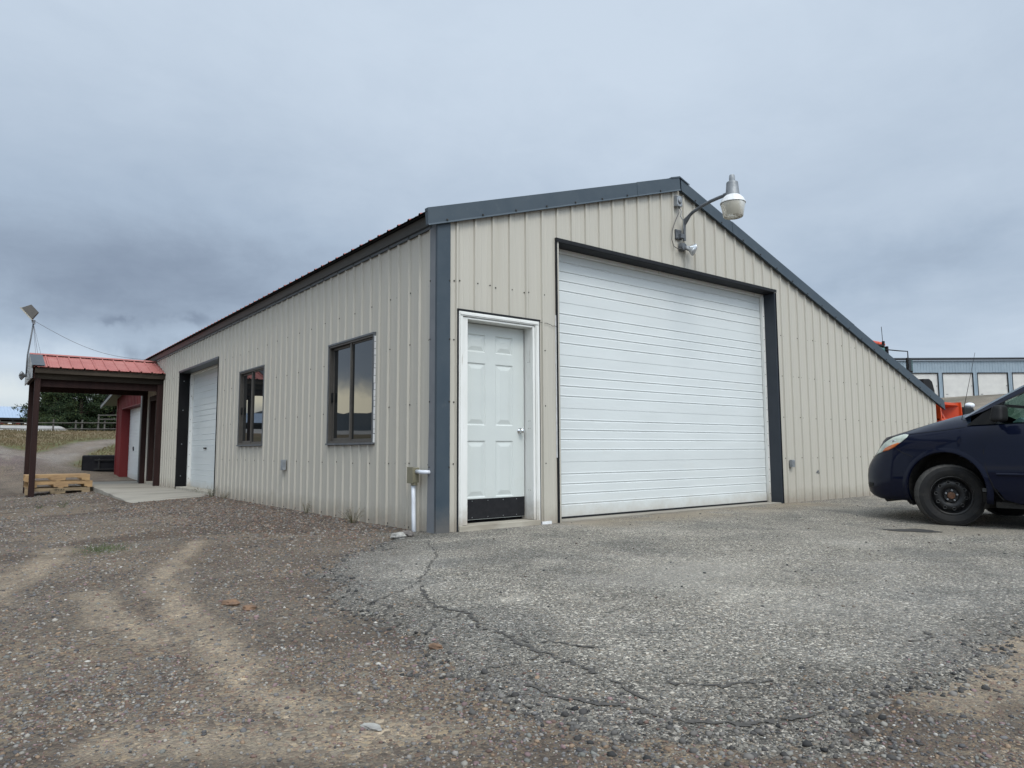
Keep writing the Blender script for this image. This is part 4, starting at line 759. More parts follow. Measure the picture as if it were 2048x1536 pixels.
# dusk-to-dawn lamp on its arm
lamp = thing('security_light', 'dusk-to-dawn yard lamp on a curved grey arm below the gable peak', 'lamp', (3.80, -0.02, 3.6))
hx, hy = 3.86, -0.80
g = MB(); g.box(3.68, 3.80, -0.030, -0.006, 3.59, 3.72); g.box(3.735, 3.80, -0.075, -0.03, 3.60, 3.66); 
for z in (3.61, 3.70): g.lathe([(0, 0), (0.012, 0), (0.012, 0.008), (0, 0.01)], Matrix.Translation((3.705, -0.03, z)) @ Matrix.Rotation(R(90), 4, 'X'), 8)
g.build('mounting_plate', M['galvdark'], lamp, bevel=0.003)
path = [(3.815, -0.060, 3.575), (3.815, -0.060, 3.68), (3.815, -0.065, 3.79), (3.817, -0.10, 3.865), (3.822, -0.20, 3.93), (3.83, -0.34, 3.975), (3.84, -0.48, 4.005), (3.85, -0.60, 4.02), (3.855, -0.72, 4.025)]
sm_path = []
for i in range(len(path) - 1):
    for t in (0, 0.5): sm_path.append(tuple(path[i][k] * (1 - t) + path[i + 1][k] * t for k in range(3)))
sm_path.append(path[-1])
g = MB(); g.tube(sm_path, 0.022, 12); g.prism([(-0.05, 3.86), (-0.22, 3.945), (-0.075, 3.78)], lambda p, q, t: (t, p, q), 3.800, 3.83); g.build('arm', M['galvdark'], lamp, autosmooth=50)
TL = lambda z: Matrix.Translation((hx, hy, z - 0.055))
g = MB(); g.lathe([(0.0, 0.225), (0.062, 0.225), (0.072, 0.215), (0.080, 0.12), (0.088, 0.045), (0.084, 0.04)], TL(4.0), 32); g.box(hx - 0.02, hx + 0.02, hy + 0.06, hy + 0.13, 4.00, 4.05); g.build('ballast_housing', M['galv'], lamp, autosmooth=40)
g = MB(); g.lathe([(0.078, 0.052), (0.10, 0.035), (0.135, 0.0), (0.155, -0.045), (0.158, -0.048), (0.158, -0.058), (0.150, -0.055), (0.125, -0.01), (0.09, 0.03)], TL(4.0), 36); g.build('reflector', M['lampwhite'], lamp, autosmooth=50)
g = MB(); g.lathe([(0.148, -0.058), (0.150, -0.075), (0.138, -0.13), (0.122, -0.225), (0.116, -0.232)], TL(4.0), 36); g.lathe([(0.140, -0.06), (0.112, -0.22), (0.0, -0.225)], TL(4.0), 36); g.build('refractor', [M['frosted']], lamp, smooth=True)
g = MB(); g.lathe([(0.030, 0.0), (0.036, 0.0), (0.038, 0.03), (0.034, 0.075), (0.030, 0.085), (0.0, 0.088)], TL(4.23), 20); g.build('photocell', M['greybox'], lamp, autosmooth=40)
# junction box and conduit
g = MB(); g.box(3.665, 3.775, -0.075, -0.018, 4.03, 4.17); g.lathe([(0.0, 0.0), (0.034, 0.0), (0.034, 0.014), (0.02, 0.02), (0.0, 0.02)], Matrix.Translation((3.72, -0.075, 4.10)) @ Matrix.Rotation(R(90), 4, 'X'), 18, 1)
for dx_ in (-.042, .042):
    for dz_ in (-.056, .056): g.box(3.72 + dx_ - .005, 3.72 + dx_ + .005, -0.079, -0.075, 4.10 + dz_ - .005, 4.10 + dz_ + .005, 2)
tag(g.build('junction_box', [M['greybox'], M['galv'], M['black']], bevel=0.003), 'small grey junction box high under the gable peak, above the yard lamp arm', 'junction box')
g = MB(); g.tube([(3.735, -0.045, 4.03), (3.73, -0.05, 3.95), (3.66, -0.04, 3.82), (3.60, -0.035, 3.68), (3.585, -0.035, 3.56), (3.62, -0.04, 3.47), (3.69, -0.05, 3.445), (3.76, -0.05, 3.46)], 0.006, 6)
tag(g.build('lamp_cable', M['cable'], smooth=True), 'dark cable looping from the gable junction box down to the twin floodlight', 'cable')
g = MB(); g.tube([(3.745, -0.045, 4.03), (3.77, -0.06, 3.97), (3.745, -0.06, 3.90), (3.78, -0.08, 3.84), (3.79, -0.07, 3.75), (3.775, -0.07, 3.66)], 0.006, 6)
tag(g.build('lamp_cable', M['galv'], smooth=True), 'pale twisted cable running straight down beside the yard lamp arm', 'cable')
fl = thing('twin_floodlight', 'pair of clear bulb floodlights on a round grey base under the yard lamp', 'floodlight', (3.80, -0.02, 3.49))
g = MB(); g.lathe([(0.0, 0.06), (0.05, 0.058), (0.056, 0.04), (0.058, 0.0)], Matrix.Translation((3.80, -0.015, 3.49)) @ Matrix.Rotation(R(90), 4, 'X'), 20); g.build('base', M['galvdark'], fl, autosmooth=40)
def par(p, d):
    d = Vector(d).normalized(); q = d.to_track_quat('Z', 'Y').to_matrix().to_4x4(); mt = Matrix.Translation(p) @ q
    h = MB(); h.lathe([(0.0, -0.01), (0.021, 0.0), (0.023, 0.05), (0.020, 0.055)], mt, 16); ho = h.build('socket', M['galv'], fl, smooth=True)
    b = MB(); b.lathe([(0.018, 0.05), (0.024, 0.07), (0.042, 0.10), (0.056, 0.125), (0.060, 0.135), (0.056, 0.141), (0.03, 0.147), (0.0, 0.149)], mt, 24); b.build('bulb', M['bulbglass'], ho, smooth=True)
par((3.815, -0.07, 3.475), (0.28, -0.80, -0.50)); par((3.835, -0.06, 3.49), (0.92, -0.45, -0.02))
# outlet boxes
g = MB(); g.box(-0.062, -0.016, 4.12, 4.215, 0.515, 0.665); g.box(-0.066, -0.062, 4.13, 4.205, 0.525, 0.655)
for z in (0.565, 0.615): g.lathe([(0.0, 0.014), (0.016, 0.012), (0.018, 0.0)], Matrix.Translation((-0.04, 4.215, z)) @ Matrix.Rotation(R(-90), 4, 'X'), 12, 1)
tag(g.build('outlet_box', [M['greybox'], M['darktrim']], bevel=0.004), 'small grey outlet box low on the long side wall, between the two windows', 'outlet box')
g = MB(); g.box(6.205, 6.285, -0.06, -0.016, 0.515, 0.625); g.box(6.213, 6.277, -0.068, -0.06, 0.523, 0.617); g.box(6.228, 6.262, -0.073, -0.068, 0.545, 0.60, 1)
tag(g.build('outlet_box', [M['greybox'], M['galv']], bevel=0.004), 'small grey outlet box on the gable wall right of the big overhead door', 'outlet box')
cd = thing('conduit_box', 'tan elbow box on a white plastic pipe at the foot of the building corner', 'conduit', (-0.07, 0.3, 0))
g = MB(); g.box(-0.115, -0.045, 0.27, 0.375, 0.465, 0.615); g.box(-0.123, -0.115, 0.262, 0.383, 0.458, 0.622); g.lathe([(0.02, 0), (0.034, 0.0), (0.034, 0.03), (0.024, 0.03)], Matrix.Translation((-0.08, 0.31, 0.437)), 14); g.build('box', M['tanbox'], cd, bevel=0.004)
g = MB(); g.tube([(-0.08, 0.325, 0.45), (-0.08, 0.318, 0.3), (-0.088, 0.30, 0.12), (-0.095, 0.275, -0.10)], 0.0215, 14); g.build('pipe', M['pvc'], cd, smooth=True)
g = MB(); g.tube([(-0.075, 0.27, 0.575), (-0.075, 0.16, 0.572), (-0.06, 0.115, 0.572), (-0.01, 0.10, 0.57)], 0.021, 14); g.build('pipe', M['pvc'], cd, smooth=True)
# dents and torn bottom sheets on the gable wall
g = MB()
for dx_, dz_ in ((7.03, 0.44), (7.06, 0.41), (7.0, 0.42)): g.lathe([(0.0, 0.004), (0.016, 0.002), (0.02, 0.0)], Matrix.Translation((dx_, -0.006, dz_)) @ Matrix.Rotation(R(90), 4, 'X'), 7)
g.build('sheet_dent', M['galvdark'], shop)

# ---------------------------------------------------------------- porch canopy
can = thing('porch_canopy', 'red metal gable porch roof on brown posts over the side door', 'porch', (-1.3, 13.5, 0))
def cz_(y): return 3.04 - 0.345 * abs(y - 13.5)
def canroof(y0, y1, flip):
    mb = MB(); prof = rib_profile(-2.62, -0.01, -2.36, 0.022); rows = [[(x, y, cz_(y) + o) for x, o in prof] for y in (y0, y1)]; low = [[(x, y, cz_(y) + o - 0.006) for x, o in prof] for y in (y0, y1)]
    mb.sheet(rows); mb.sheet(low); mb.sheet([rows[0], low[0]]); mb.sheet([rows[1], low[1]]); return mb
canroof(12.38, 13.5, 0).build('roof', M['red_roof'], can); canroof(13.5, 14.62, 1).build('roof', M['red_roof'], can)
g = MB(); g.sheet([[(x, y, cz_(y) + 0.032) for x in (-2.66, -0.02)] for y in (13.36, 13.499, 13.501, 13.64)]); g.sheet([[(-2.66, y, cz_(y) + d_) for d_ in (0.032, 0.01)] for y in (13.36, 13.5, 13.64)]); g.build('ridge_cap', M['red_roof'], can)
g = MB()
for y0, y1 in ((12.37, 13.5), (13.5, 14.63)):
    g.sheet([[(x, y, cz_(y) + 0.030) for y in (y0, y1)] for x in (-2.66, -2.42)])
g.build('edge_flashing', M['slate_far'], can)
g = MB(); g.prism([(12.37, cz_(12.37) + .028), (13.5, 3.065), (14.63, cz_(14.63) + .028), (14.63, 2.40), (12.44, 2.40), (12.44, 2.62)], lambda p, q, t: (t, p, q), -2.665, -2.64); g.build('gable_panel', M['galv'], can)
for y in (12.43, 14.53): g = MB(); g.box(-2.60, -0.01, y, y + .04, 2.52, 2.63); g.build('fascia_board', M['oldwood'], can)
for y in (12.56, 14.40): g = MB(); g.box(-2.60, -0.01, y, y + .04, 2.40, 2.585); g.build('beam', M['oldwood'], can)
for q in ((-2.585, -0.03, 12.66, 12.70, 2.24, 2.42), (-2.585, -0.03, 14.30, 14.34, 2.24, 2.42), (-2.62, -2.585, 12.5, 14.5, 2.40, 2.55)): g = MB(); g.box(*q); g.build('inner_beam', M['brown'], can)
for k in range(12):
    x = -2.5 + (k // 2) * 0.48; y0, y1 = ((12.45, 13.5), (13.5, 14.55))[k % 2]; g = MB()
    g.add([(x, y0, cz_(y0) - .02), (x + .04, y0, cz_(y0) - .02), (x + .04, y1, cz_(y1) - .02), (x, y1, cz_(y1) - .02), (x, y0, cz_(y0) - .11), (x + .04, y0, cz_(y0) - .11), (x + .04, y1, cz_(y1) - .11), (x, y1, cz_(y1) - .11)], [(0, 1, 2, 3), (7, 6, 5, 4), (0, 4, 5, 1), (1, 5, 6, 2), (2, 6, 7, 3), (3, 7, 4, 0)]); g.build('rafter', M['oldwood'], can)
for x, y, zb_ in ((-2.53, 12.61, Hf(-2.53, 12.61)), (-2.53, 14.36, Hf(-2.53, 14.36)), (-0.075, 12.62, -0.03), (-0.075, 14.38, -0.03)):
    g = MB(); w = 0.055 if x < -1 else 0.06; g.box(x - w, x + w, y - w, y + w, zb_ - 0.05, 2.415); g.build('post', M['brown'], can, bevel=0.004)
# floodlight pole on the porch gable
yl = thing('pole_floodlight', 'square floodlight on a thin bent pole above the red porch roof', 'floodlight', (-2.69, 13.5, 2.6))
g = MB(); g.tube([(-2.70, 13.5, 2.55), (-2.70, 13.5, 2.85), (-2.695, 13.5, 3.02), (-2.66, 13.5, 3.35), (-2.62, 13.5, 3.76)], 0.017, 10); g.build('pole', M['galvdark'], yl, smooth=True)
g = MB(); g.box(-2.64, -2.585, 13.47, 13.53, 3.74, 3.83); g.tube([(-2.64, 13.5, 3.77), (-2.655, 13.5, 3.84), (-2.62, 13.5, 3.90), (-2.60, 13.5, 3.97)], 0.013, 8); g.build('bracket', M['greybox'], yl)
mt = Matrix.Translation((-2.71, 13.46, 4.00)) @ Matrix.Rotation(R(48), 4, 'Y') @ Matrix.Rotation(R(8), 4, 'X')
g = MB(); g.add([mt @ Vector(p) for p in ((-.16, -.15, -.06), (.16, -.15, -.06), (.16, .15, -.06), (-.16, .15, -.06), (-.11, -.10, .14), (.11, -.10, .14), (.11, .10, .14), (-.11, .10, .14))], [(0, 3, 2, 1), (4, 5, 6, 7), (0, 1, 5, 4), (1, 2, 6, 5), (2, 3, 7, 6), (3, 0, 4, 7)]); g.build('lamp_housing', M['bronze'], yl, bevel=0.006)
g = MB(); g.box(-.175, .175, -.165, .165, -.085, -.06, mat=mt); g.build('lamp_glass', M['frosted'], yl)
g = MB()
for q in ((-2.55, 13.42, cz_(13.42) + .03), (-2.45, 13.2, cz_(13.2) + 0.03), (-2.45, 13.9, cz_(13.9))): g.tube([(-2.62, 13.5, 3.75), q], 0.0035, 4)
g.build('guy_wire', M['galv'], yl)
g = MB(); pts = []
for i in range(21):
    t = i / 20; pts.append((-2.58 + 2.55 * t, 13.5 + 0.6 * t, 3.80 + (3.16 - 3.80) * t - 0.22 * math.sin(pi * t)))
g.tube(pts, 0.0045, 5); tag(g.build('overhead_cable', M['cable']), 'thin cable sagging from the porch lamp pole to the workshop eave', 'cable')
gl = thing('gable_floodlight', 'twin white bulb lamps sticking out of the porch gable end', 'floodlight', (-2.67, 13.2, 2.5))
g = MB(); g.box(-2.70, -2.665, 13.14, 13.26, 2.42, 2.56); g.box(-2.69, -2.665, 13.2, 13.3, 2.60, 2.70); g.build('base', M['greybox'], gl)
for d_, q in (((-0.9, -.2, 0.35), (-2.70, 13.17, 2.50)), ((-0.75, .3, -0.35), (-2.70, 13.22, 2.52))):
    mt = Matrix.Translation(q) @ Vector(d_).normalized().to_track_quat('Z', 'Y').to_matrix().to_4x4()
    g = MB(); g.lathe([(0.0, 0.0), (0.022, 0.0), (0.025, 0.06), (0.055, 0.12), (0.062, 0.14), (0.0, 0.15)], mt, 16); g.build('bulb', M['galv'], gl, smooth=True)

# ---------------------------------------------------------------- red building
redb = thing('red_building', 'red ribbed metal building with a white overhead door behind the workshop', 'building', (0, 17, 0))
def redz(y): return 2.47 + 0.10 * (19.1 - y)
g = MB(); ribbed_wall(g, S__, 15.26, 19.08, 15.4, -0.2, lambda y: redz(y), [(15.35, 18.2, -0.3, 2.10)], h=0.014); g.box(0.02, 8, 19.0, 19.08, -0.2, 2.4); g.box(0.02, 0.04, 15.25, 15.35, -.2, 2.9); g.build('wall', [M['red_wall'], M['screw']], redb)
g = MB(); g.box(-0.02, 0.215, 18.19, 18.22, -0.2, 2.12); g.box(-0.02, 0.215, 15.3, 18.2, 2.085, 2.115); g.box(-0.025, -0.0, 18.99, 19.11, -0.2, 2.46); g.build('door_jamb', M['red_wall'], redb)
g = MB(); overhead(g, Si, 15.3, 18.19, -0.05, 2.10, 0.21, 4); ro = g.build('overhead_door', M['garage'], redb); ro['label'] = 'white overhead door in the red wall'
g = MB(); g.box(0.19, 0.205, 17.3, 17.42, 0.83, 0.87); g.box(0.18, 0.205, 17.34, 17.38, 0.87, 0.95); g.build('door_handle', M['darktrim'], ro)
g = MB(); g.prism([(20.5, redz(20.5) + 0.02), (15.3, redz(15.3) + 0.19), (15.3, redz(15.3) + 0.04), (20.5, redz(20.5) - 0.12)], lambda p, q, t: (t, p, q), -0.30, -0.26); g.build('rake_board', M['slate_far'], redb)
g = MB(); g.add([(-0.3, 20.5, redz(20.5) + .025), (8, 20.5, redz(20.5) + .025), (8, 15.3, redz(15.3) + .195), (-0.3, 15.3, redz(15.3) + .195), (-0.3, 20.5, redz(20.5) - .02), (8, 20.5, redz(20.5) - .02), (8, 15.3, redz(15.3) + .12), (-0.3, 15.3, redz(15.3) + .12)], [(0, 1, 2, 3), (4, 7, 6, 5), (0, 3, 7, 4), (0, 4, 5, 1)]); g.build('roof', M['slate_far'], redb)

# ---------------------------------------------------------------- pallets
def pallet(matn):
    r = thing('wooden_pallet', 'x', 'pallet', (0, 0, 0)); L_, W_ = 1.22, 1.0
    ran = random.Random(len(matn) * 7 + 1); g = MB()
    for k in range(7): y = -W_ / 2 + k * (W_ - 0.09) / 6; g.box(-L_ / 2, L_ / 2, y, y + 0.09, 0.125 + ran.uniform(-.001, .001), 0.142)
    g.build('top_deck', M[matn], r, bevel=0.002)
    for k in range(3):
        y = -W_ / 2 + k * (W_ - 0.04) / 2; s = MB()
        s.box(-L_ / 2, L_ / 2, y, y + 0.038, 0.075, 0.124); 
        for a, b in ((-L_ / 2, -L_ / 2 + 0.16), (-0.14, 0.14), (L_ / 2 - 0.16, L_ / 2)): s.box(a, b, y, y + 0.038, 0.018, 0.075)
        s.build('stringer', M[matn], r, bevel=0.002)
    g = MB()
    for x in (-L_ / 2, -0.05, L_ / 2 - 0.10): g.box(x, x + 0.10, -W_ / 2, W_ / 2, 0.0, 0.017)
    g.build('bottom_deck', M[matn], r, bevel=0.002)
    return r
pa = pallet('pallet_old'); pb = pallet('pallet')
zp = Hf(-2.0, 13.2); 
specs = [(pa, (-2.00, 13.26, zp + 0.0), R(-2.5), 'bottom pallet of the stack under the porch, greyed wood'), (pb, (-1.985, 13.27, zp + 0.145), R(1.5), 'middle pallet of the stack under the porch'),]
for o, l, rz, lb in specs: o.location = l; o.rotation_euler.z = rz; o['label'] = lb; o['group'] = 'wooden pallets stacked under the porch'
pc = copy_tree(pb); pc.location = (-2.02, 13.28, zp + 0.29); pc.rotation_euler = (0, 0, R(-1)); pc['label'] = 'topmost pallet of the stack under the porch, paler yellow wood'
for ch in pc.children:
    if ch.name.startswith('stringer'): ch.data = ch.data.copy()
g = MB()   # stencilled mark on the lowest stringer
def stroke(x0, z0, x1, z1, w=0.007):
    yv = -0.5045; dx_, dz_ = x1 - x0, z1 - z0; l = math.hypot(dx_, dz_); nx_, nz_ = -dz_ / l * w / 2, dx_ / l * w / 2
    g.add([(x0 - nx_, yv, z0 - nz_), (x0 + nx_, yv, z0 + nz_), (x1 + nx_, yv, z1 + nz_), (x1 - nx_, yv, z1 - nz_)], [(0, 1, 2, 3)])
for ax0, segs in ((0.0, ((0, 0, 0, 1), (0, 1, .8, 1), (.8, 1, .8, 0), (.8, 0, 0, 0))), (0.05, ((0, 1, 0, .4), (0, .4, .9, .4), (.6, 1, .6, 0))), (0.10, ((0, 0, .5, 1), (.5, 1, 1, 0), (.2, .4, .8, .4))), (0.15, ((0, 1, .4, .5), (.8, 1, .4, .5), (.4, .5, .4, 0)))):
    for a, b, c_, d_ in segs: stroke(-0.06 + ax0 + a * .036, 0.082 + b * .036, -0.06 + ax0 + c_ * .036, 0.082 + d_ * .036)
mk = g.build('stencil_mark', M['black']); mk.parent = [c for c in pa.children if c.name.startswith('stringer')][0]

# ---------------------------------------------------------------- loader bucket on the grass
bk = thing('loader_bucket', 'black skid-steer loader bucket lying on its face beside the gravel drive', 'bucket', (0.05, 19.9, Hf(0, 19.9)))
zb0 = Hf(0.0, 19.9) - 0.02; mt = Matrix.Translation((0.12, 19.75, zb0)) @ Matrix.Rotation(R(-14), 4, 'Z') @ Matrix.Rotation(R(7), 4, 'X')
g = MB(); prof = [(-0.02, 0.0), (0.10, 0.50), (0.36, 0.50), (0.66, 0.25), (0.72, 0.0), (0.68, 0.0), (0.62, 0.23), (0.35, 0.46), (0.13, 0.46), (0.02, 0.0)]
g.prism(prof, lambda p, q, t: mt @ Vector((t, p, q)), -0.95, 0.95); g.build('shell', M['bucket'], bk)
for x in (-0.95, 0.92):
    g = MB(); g.prism([(-0.02, 0.0), (0.10, 0.50), (0.36, 0.50), (0.66, 0.25), (0.72, 0.0)], lambda p, q, t: mt @ Vector((t, p, q)), x, x + 0.03); g.build('side_plate', M['bucket'], bk)
g = MB()
yb = lambda z: -0.02 + z * 0.24 - 0.045
for x in (-0.50, 0.10): g.add([mt @ Vector(p) for p in ((x, yb(.08) - .02, .08), (x + .05, yb(.08) - .02, .08), (x + .05, yb(.42) - .02, .42), (x, yb(.42) - .02, .42), (x, yb(.08) + .05, .08), (x + .05, yb(.08) + .05, .08), (x + .05, yb(.42) + .05, .42), (x, yb(.42) + .05, .42))], [(0, 1, 2, 3), (4, 7, 6, 5), (0, 4, 5, 1), (1, 5, 6, 2), (2, 6, 7, 3), (3, 7, 4, 0)])
for z in (0.10, 0.38): g.tube([mt @ Vector((-0.6, yb(z) - .02, z)), mt @ Vector((0.3, yb(z) - .02, z))], 0.02, 8)
g.build('quick_attach_frame', M['black'], bk)
g = MB(); g.lathe([(0, 0), (0.03, 0), (0.03, 0.006), (0, 0.006)], mt @ Matrix.Translation((0.80, 0.10, 0.45)) @ Matrix.Rotation(R(90), 4, 'X'), 12); g.build('side_decal', M['lampwhite'], bk)

# ---------------------------------------------------------------- rocks, weeds
def rock(name, x, y, r, sc, mat, label, seed, lift=0.3):
    ran = np.random.default_rng(seed); import bmesh
    bm = bmesh.new(); bmesh.ops.create_icosphere(bm, subdivisions=3, radius=1)
    for v in bm.verts:
        c = v.co; n = 1 + 0.20 * sin(3.1 * c.x + seed) * cos(2.7 * c.y + 1) + 0.10 * sin(7 * c.z + 3 * c.x + seed) + 0.05 * sin(13 * c.y + 5 * c.x)
        v.co = Vector((c.x * sc[0], c.y * sc[1], c.z * sc[2])) * r * n
    me = bpy.data.meshes.new(name); bm.to_mesh(me); bm.free(); me.materials.append(mat); me.polygons.foreach_set('use_smooth', [True] * len(me.polygons)); me.set_sharp_from_angle(angle=R(28))
    o = bpy.data.objects.new(name, me); C.objects.link(o); o.location = (x, y, max(Hf(x, y), float(asph_z(x, y)) if asph_d(np.array([x]), np.array([y]))[0] > 0 else -9) + r * sc[2] * lift); o.rotation_euler.z = ran.uniform(0, 6); tag(o, label, 'rock')
rock('rock', -0.47, -0.10, 0.075, (1.2, .8, .5), M['rock'], 'pale flat rock at the foot of the building corner', 2)
rock('rock', -0.33, -0.02, 0.06, (1.1, .9, .7), M['rockdark'], 'rounded grey-brown rock beside the white pipe at the corner', 5)
rock('rock', -2.50, -1.99, 0.048, (1.3, .7, .4), M['rockrust'], 'long flat rust-coloured stone in the gravel, left of the other orange one', 8)
rock('rock', -2.46, -2.17, 0.035, (1.1, .9, .5), M['rockrust'], 'chunky orange stone in the gravel, right of the long flat one', 11)
rock('rock', -2.10, -3.42, 0.026, (1.4, .8, .5), M['rockrust'], 'small reddish stone near the broken asphalt edge', 14)
rock('rock', -2.68, -4.02, 0.022, (1.6, .7, .4), M['rock'], 'thin pale sliver of stone on the sandy patch in front', 17)
def weed(x, y, h, n, spread, label, green=0.0, seed=0):
    ran = random.Random(seed); g = MB(); z0 = Hf(x, y)
    for i in range(n):
        a = ran.uniform(0, 2 * pi); l = h * ran.uniform(.5, 1); sx, sy = cos(a) * spread * ran.uniform(.3, 1), sin(a) * spread * ran.uniform(.3, 1); p0 = Vector((x + sx * .15, y + sy * .15, z0 - .01)); p1 = p0 + Vector((sx * .5, sy * .5, l * .6)); p2 = p0 + Vector((sx, sy, l))
        g.tube([p0, p1, p2], [0.0022, 0.0018, 0.001], 3, cap=False)
        for k in range(7):
            t = ran.uniform(.3, 1); q = p0.lerp(p2, t) + Vector((ran.uniform(-.02, .02), ran.uniform(-.02, .02), ran.uniform(-.01, .015))); s = ran.uniform(.003, .008); u = Vector((ran.uniform(-1, 1), ran.uniform(-1, 1), ran.uniform(-.5, 1))).normalized() * s; v = Vector((ran.uniform(-1, 1), ran.uniform(-1, 1), ran.uniform(-1, 1))).normalized() * s * .6
            g.add([q - u, q + v, q + u, q - v], [(0, 1, 2, 3)])
    tag(g.build('weed', M['greengrass'] if green else M['weed']), label, 'weed')
weed(-0.16, 1.55, 0.20, 26, 0.17, 'bushy dry weed at the wall foot, nearest the building corner', 0, 1)
weed(-0.10, 3.1, 0.19, 14, 0.10, 'thin upright dry weed at the wall foot, below the gap between the windows', 0, 2)
weed(-0.10, 6.9, 0.16, 14, 0.10, 'dry weed at the wall foot beside the small far window', 0, 3)
weed(-0.12, 7.65, 0.22, 18, 0.14, 'dry weed at the right end of the concrete pad', 0, 4)
weed(0.06, 9.1, 0.12, 16, 0.2, 'low brown weed on the sill of the side overhead door', 0, 5)
weed(-2.35, 8.3, 0.14, 14, 0.12, 'green weed in the gravel, right of its neighbour before the pallets', 1, 6)
weed(-2.65, 8.6, 0.10, 10, 0.10, 'smaller green weed in the gravel before the porch post', 1, 7)
g = MB(); ran = random.Random(9)
for i in range(260):
    a = ran.gauss(0, 1); b = ran.gauss(0, 1); x = -2.72 + a * 0.10; y = 0.96 + b * 0.2; z0 = Hf(x, y); l = ran.uniform(.01, .035); dx_, dy_ = ran.uniform(-.02, .02), ran.uniform(-.02, .02)
    g.add([(x - .002, y, z0), (x + .002, y, z0), (x + dx_, y + dy_, z0 + l)], [(0, 1, 2)])
tag(g.build('grass_patch', M['greengrass']), 'small patch of green grass in the gravel', 'grass', kind='stuff')
g = MB(); xs_ = np.random.default_rng(5).uniform(0, 1, (14000, 4))
for a, b, c_, d_ in xs_:
    y = 20.2 + 23 * b ** 0.8; x = -5.5 + a * (8.5 + 0.25 * (y - 20))
    if sdist(np.array([x]), np.array([y]), DRIVE)[0] > -0.15: continue
    z0 = Hf(x, y); l = 0.03 + 0.06 * c_; s = 0.008 + 0.012 * d_
    g.add([(x - s, y, z0), (x + s, y, z0), (x + s * 1.4, y + .02, z0 + l * .7), (x - s * .2, y, z0 + l)], [(0, 1, 2, 3)])
tag(g.build('field_grass', M['drygrass']), 'dry tan grass covering the rising field', 'grass', kind='stuff')

# ---------------------------------------------------------------- fence behind the field
fnc = thing('rail_fence', 'weathered wooden rail fence along the top of the dry field', 'fence', (0, 41, Hf(0, 41)))
pz = lambda x, y: Hf(x, y) + 0.2
posts = [(-5.0, 43.6, 0.95, -.1), (-2.35, 43.3, 0.90, 0), (0.20, 43.0, 0.98, 0), (1.28, 42.6, .92, 0), (1.60, 42.6, .95, 0), (2.42, 42.5, 1.28, 0), (2.75, 42.5, 0.92, 0), (3.60, 42.3, 1.2, 0), (5.2, 42.2, 1.0, 0), (7.5, 42.0, 1.0, 0), (-8.0, 44.0, 0.9, 0)]
for x, y, h, _ in posts:
    g = MB(); z0 = pz(x, y); g.tube([(x, y, z0 - .1), (x + .01, y, z0 + h)], [0.055, 0.045], 7); g.build('post', M['rail'], fnc)
chain = sorted(posts); 
for (xa, ya, ha, _), (xb, yb_, hb, _2) in zip(chain[:-1], chain[1:]):
    for t in (0.42, 0.78):
        g = MB(); za = pz(xa, ya) + t * 1.0; zb_ = pz(xb, yb_) + t * 1.0; g.tube([(xa - .1, ya - .06, za), ((xa + xb) / 2, (ya + yb_) / 2 - .06, (za + zb_) / 2 - .02), (xb + .1, yb_ - .06, zb_)], 0.028, 6); g.build('rail', M['rail'], fnc)
for z in (0.98, 1.22):
    g = MB(); g.tube([(2.38, 42.45, pz(2.4, 42.5) + z), (3.6, 42.25, pz(3.6, 42.3) + z), (6.2, 42.1, pz(6, 42.1) + z - .1)], 0.03, 6); g.build('rail', M['rail'], fnc)
g = MB(); g.tube([(-4.3, 43.3, pz(-4.3, 43.3) + 1.0), (-3.1, 42.9, pz(-3.1, 42.9) - .05)], 0.035, 6); g.build('brace', M['rail'], fnc)

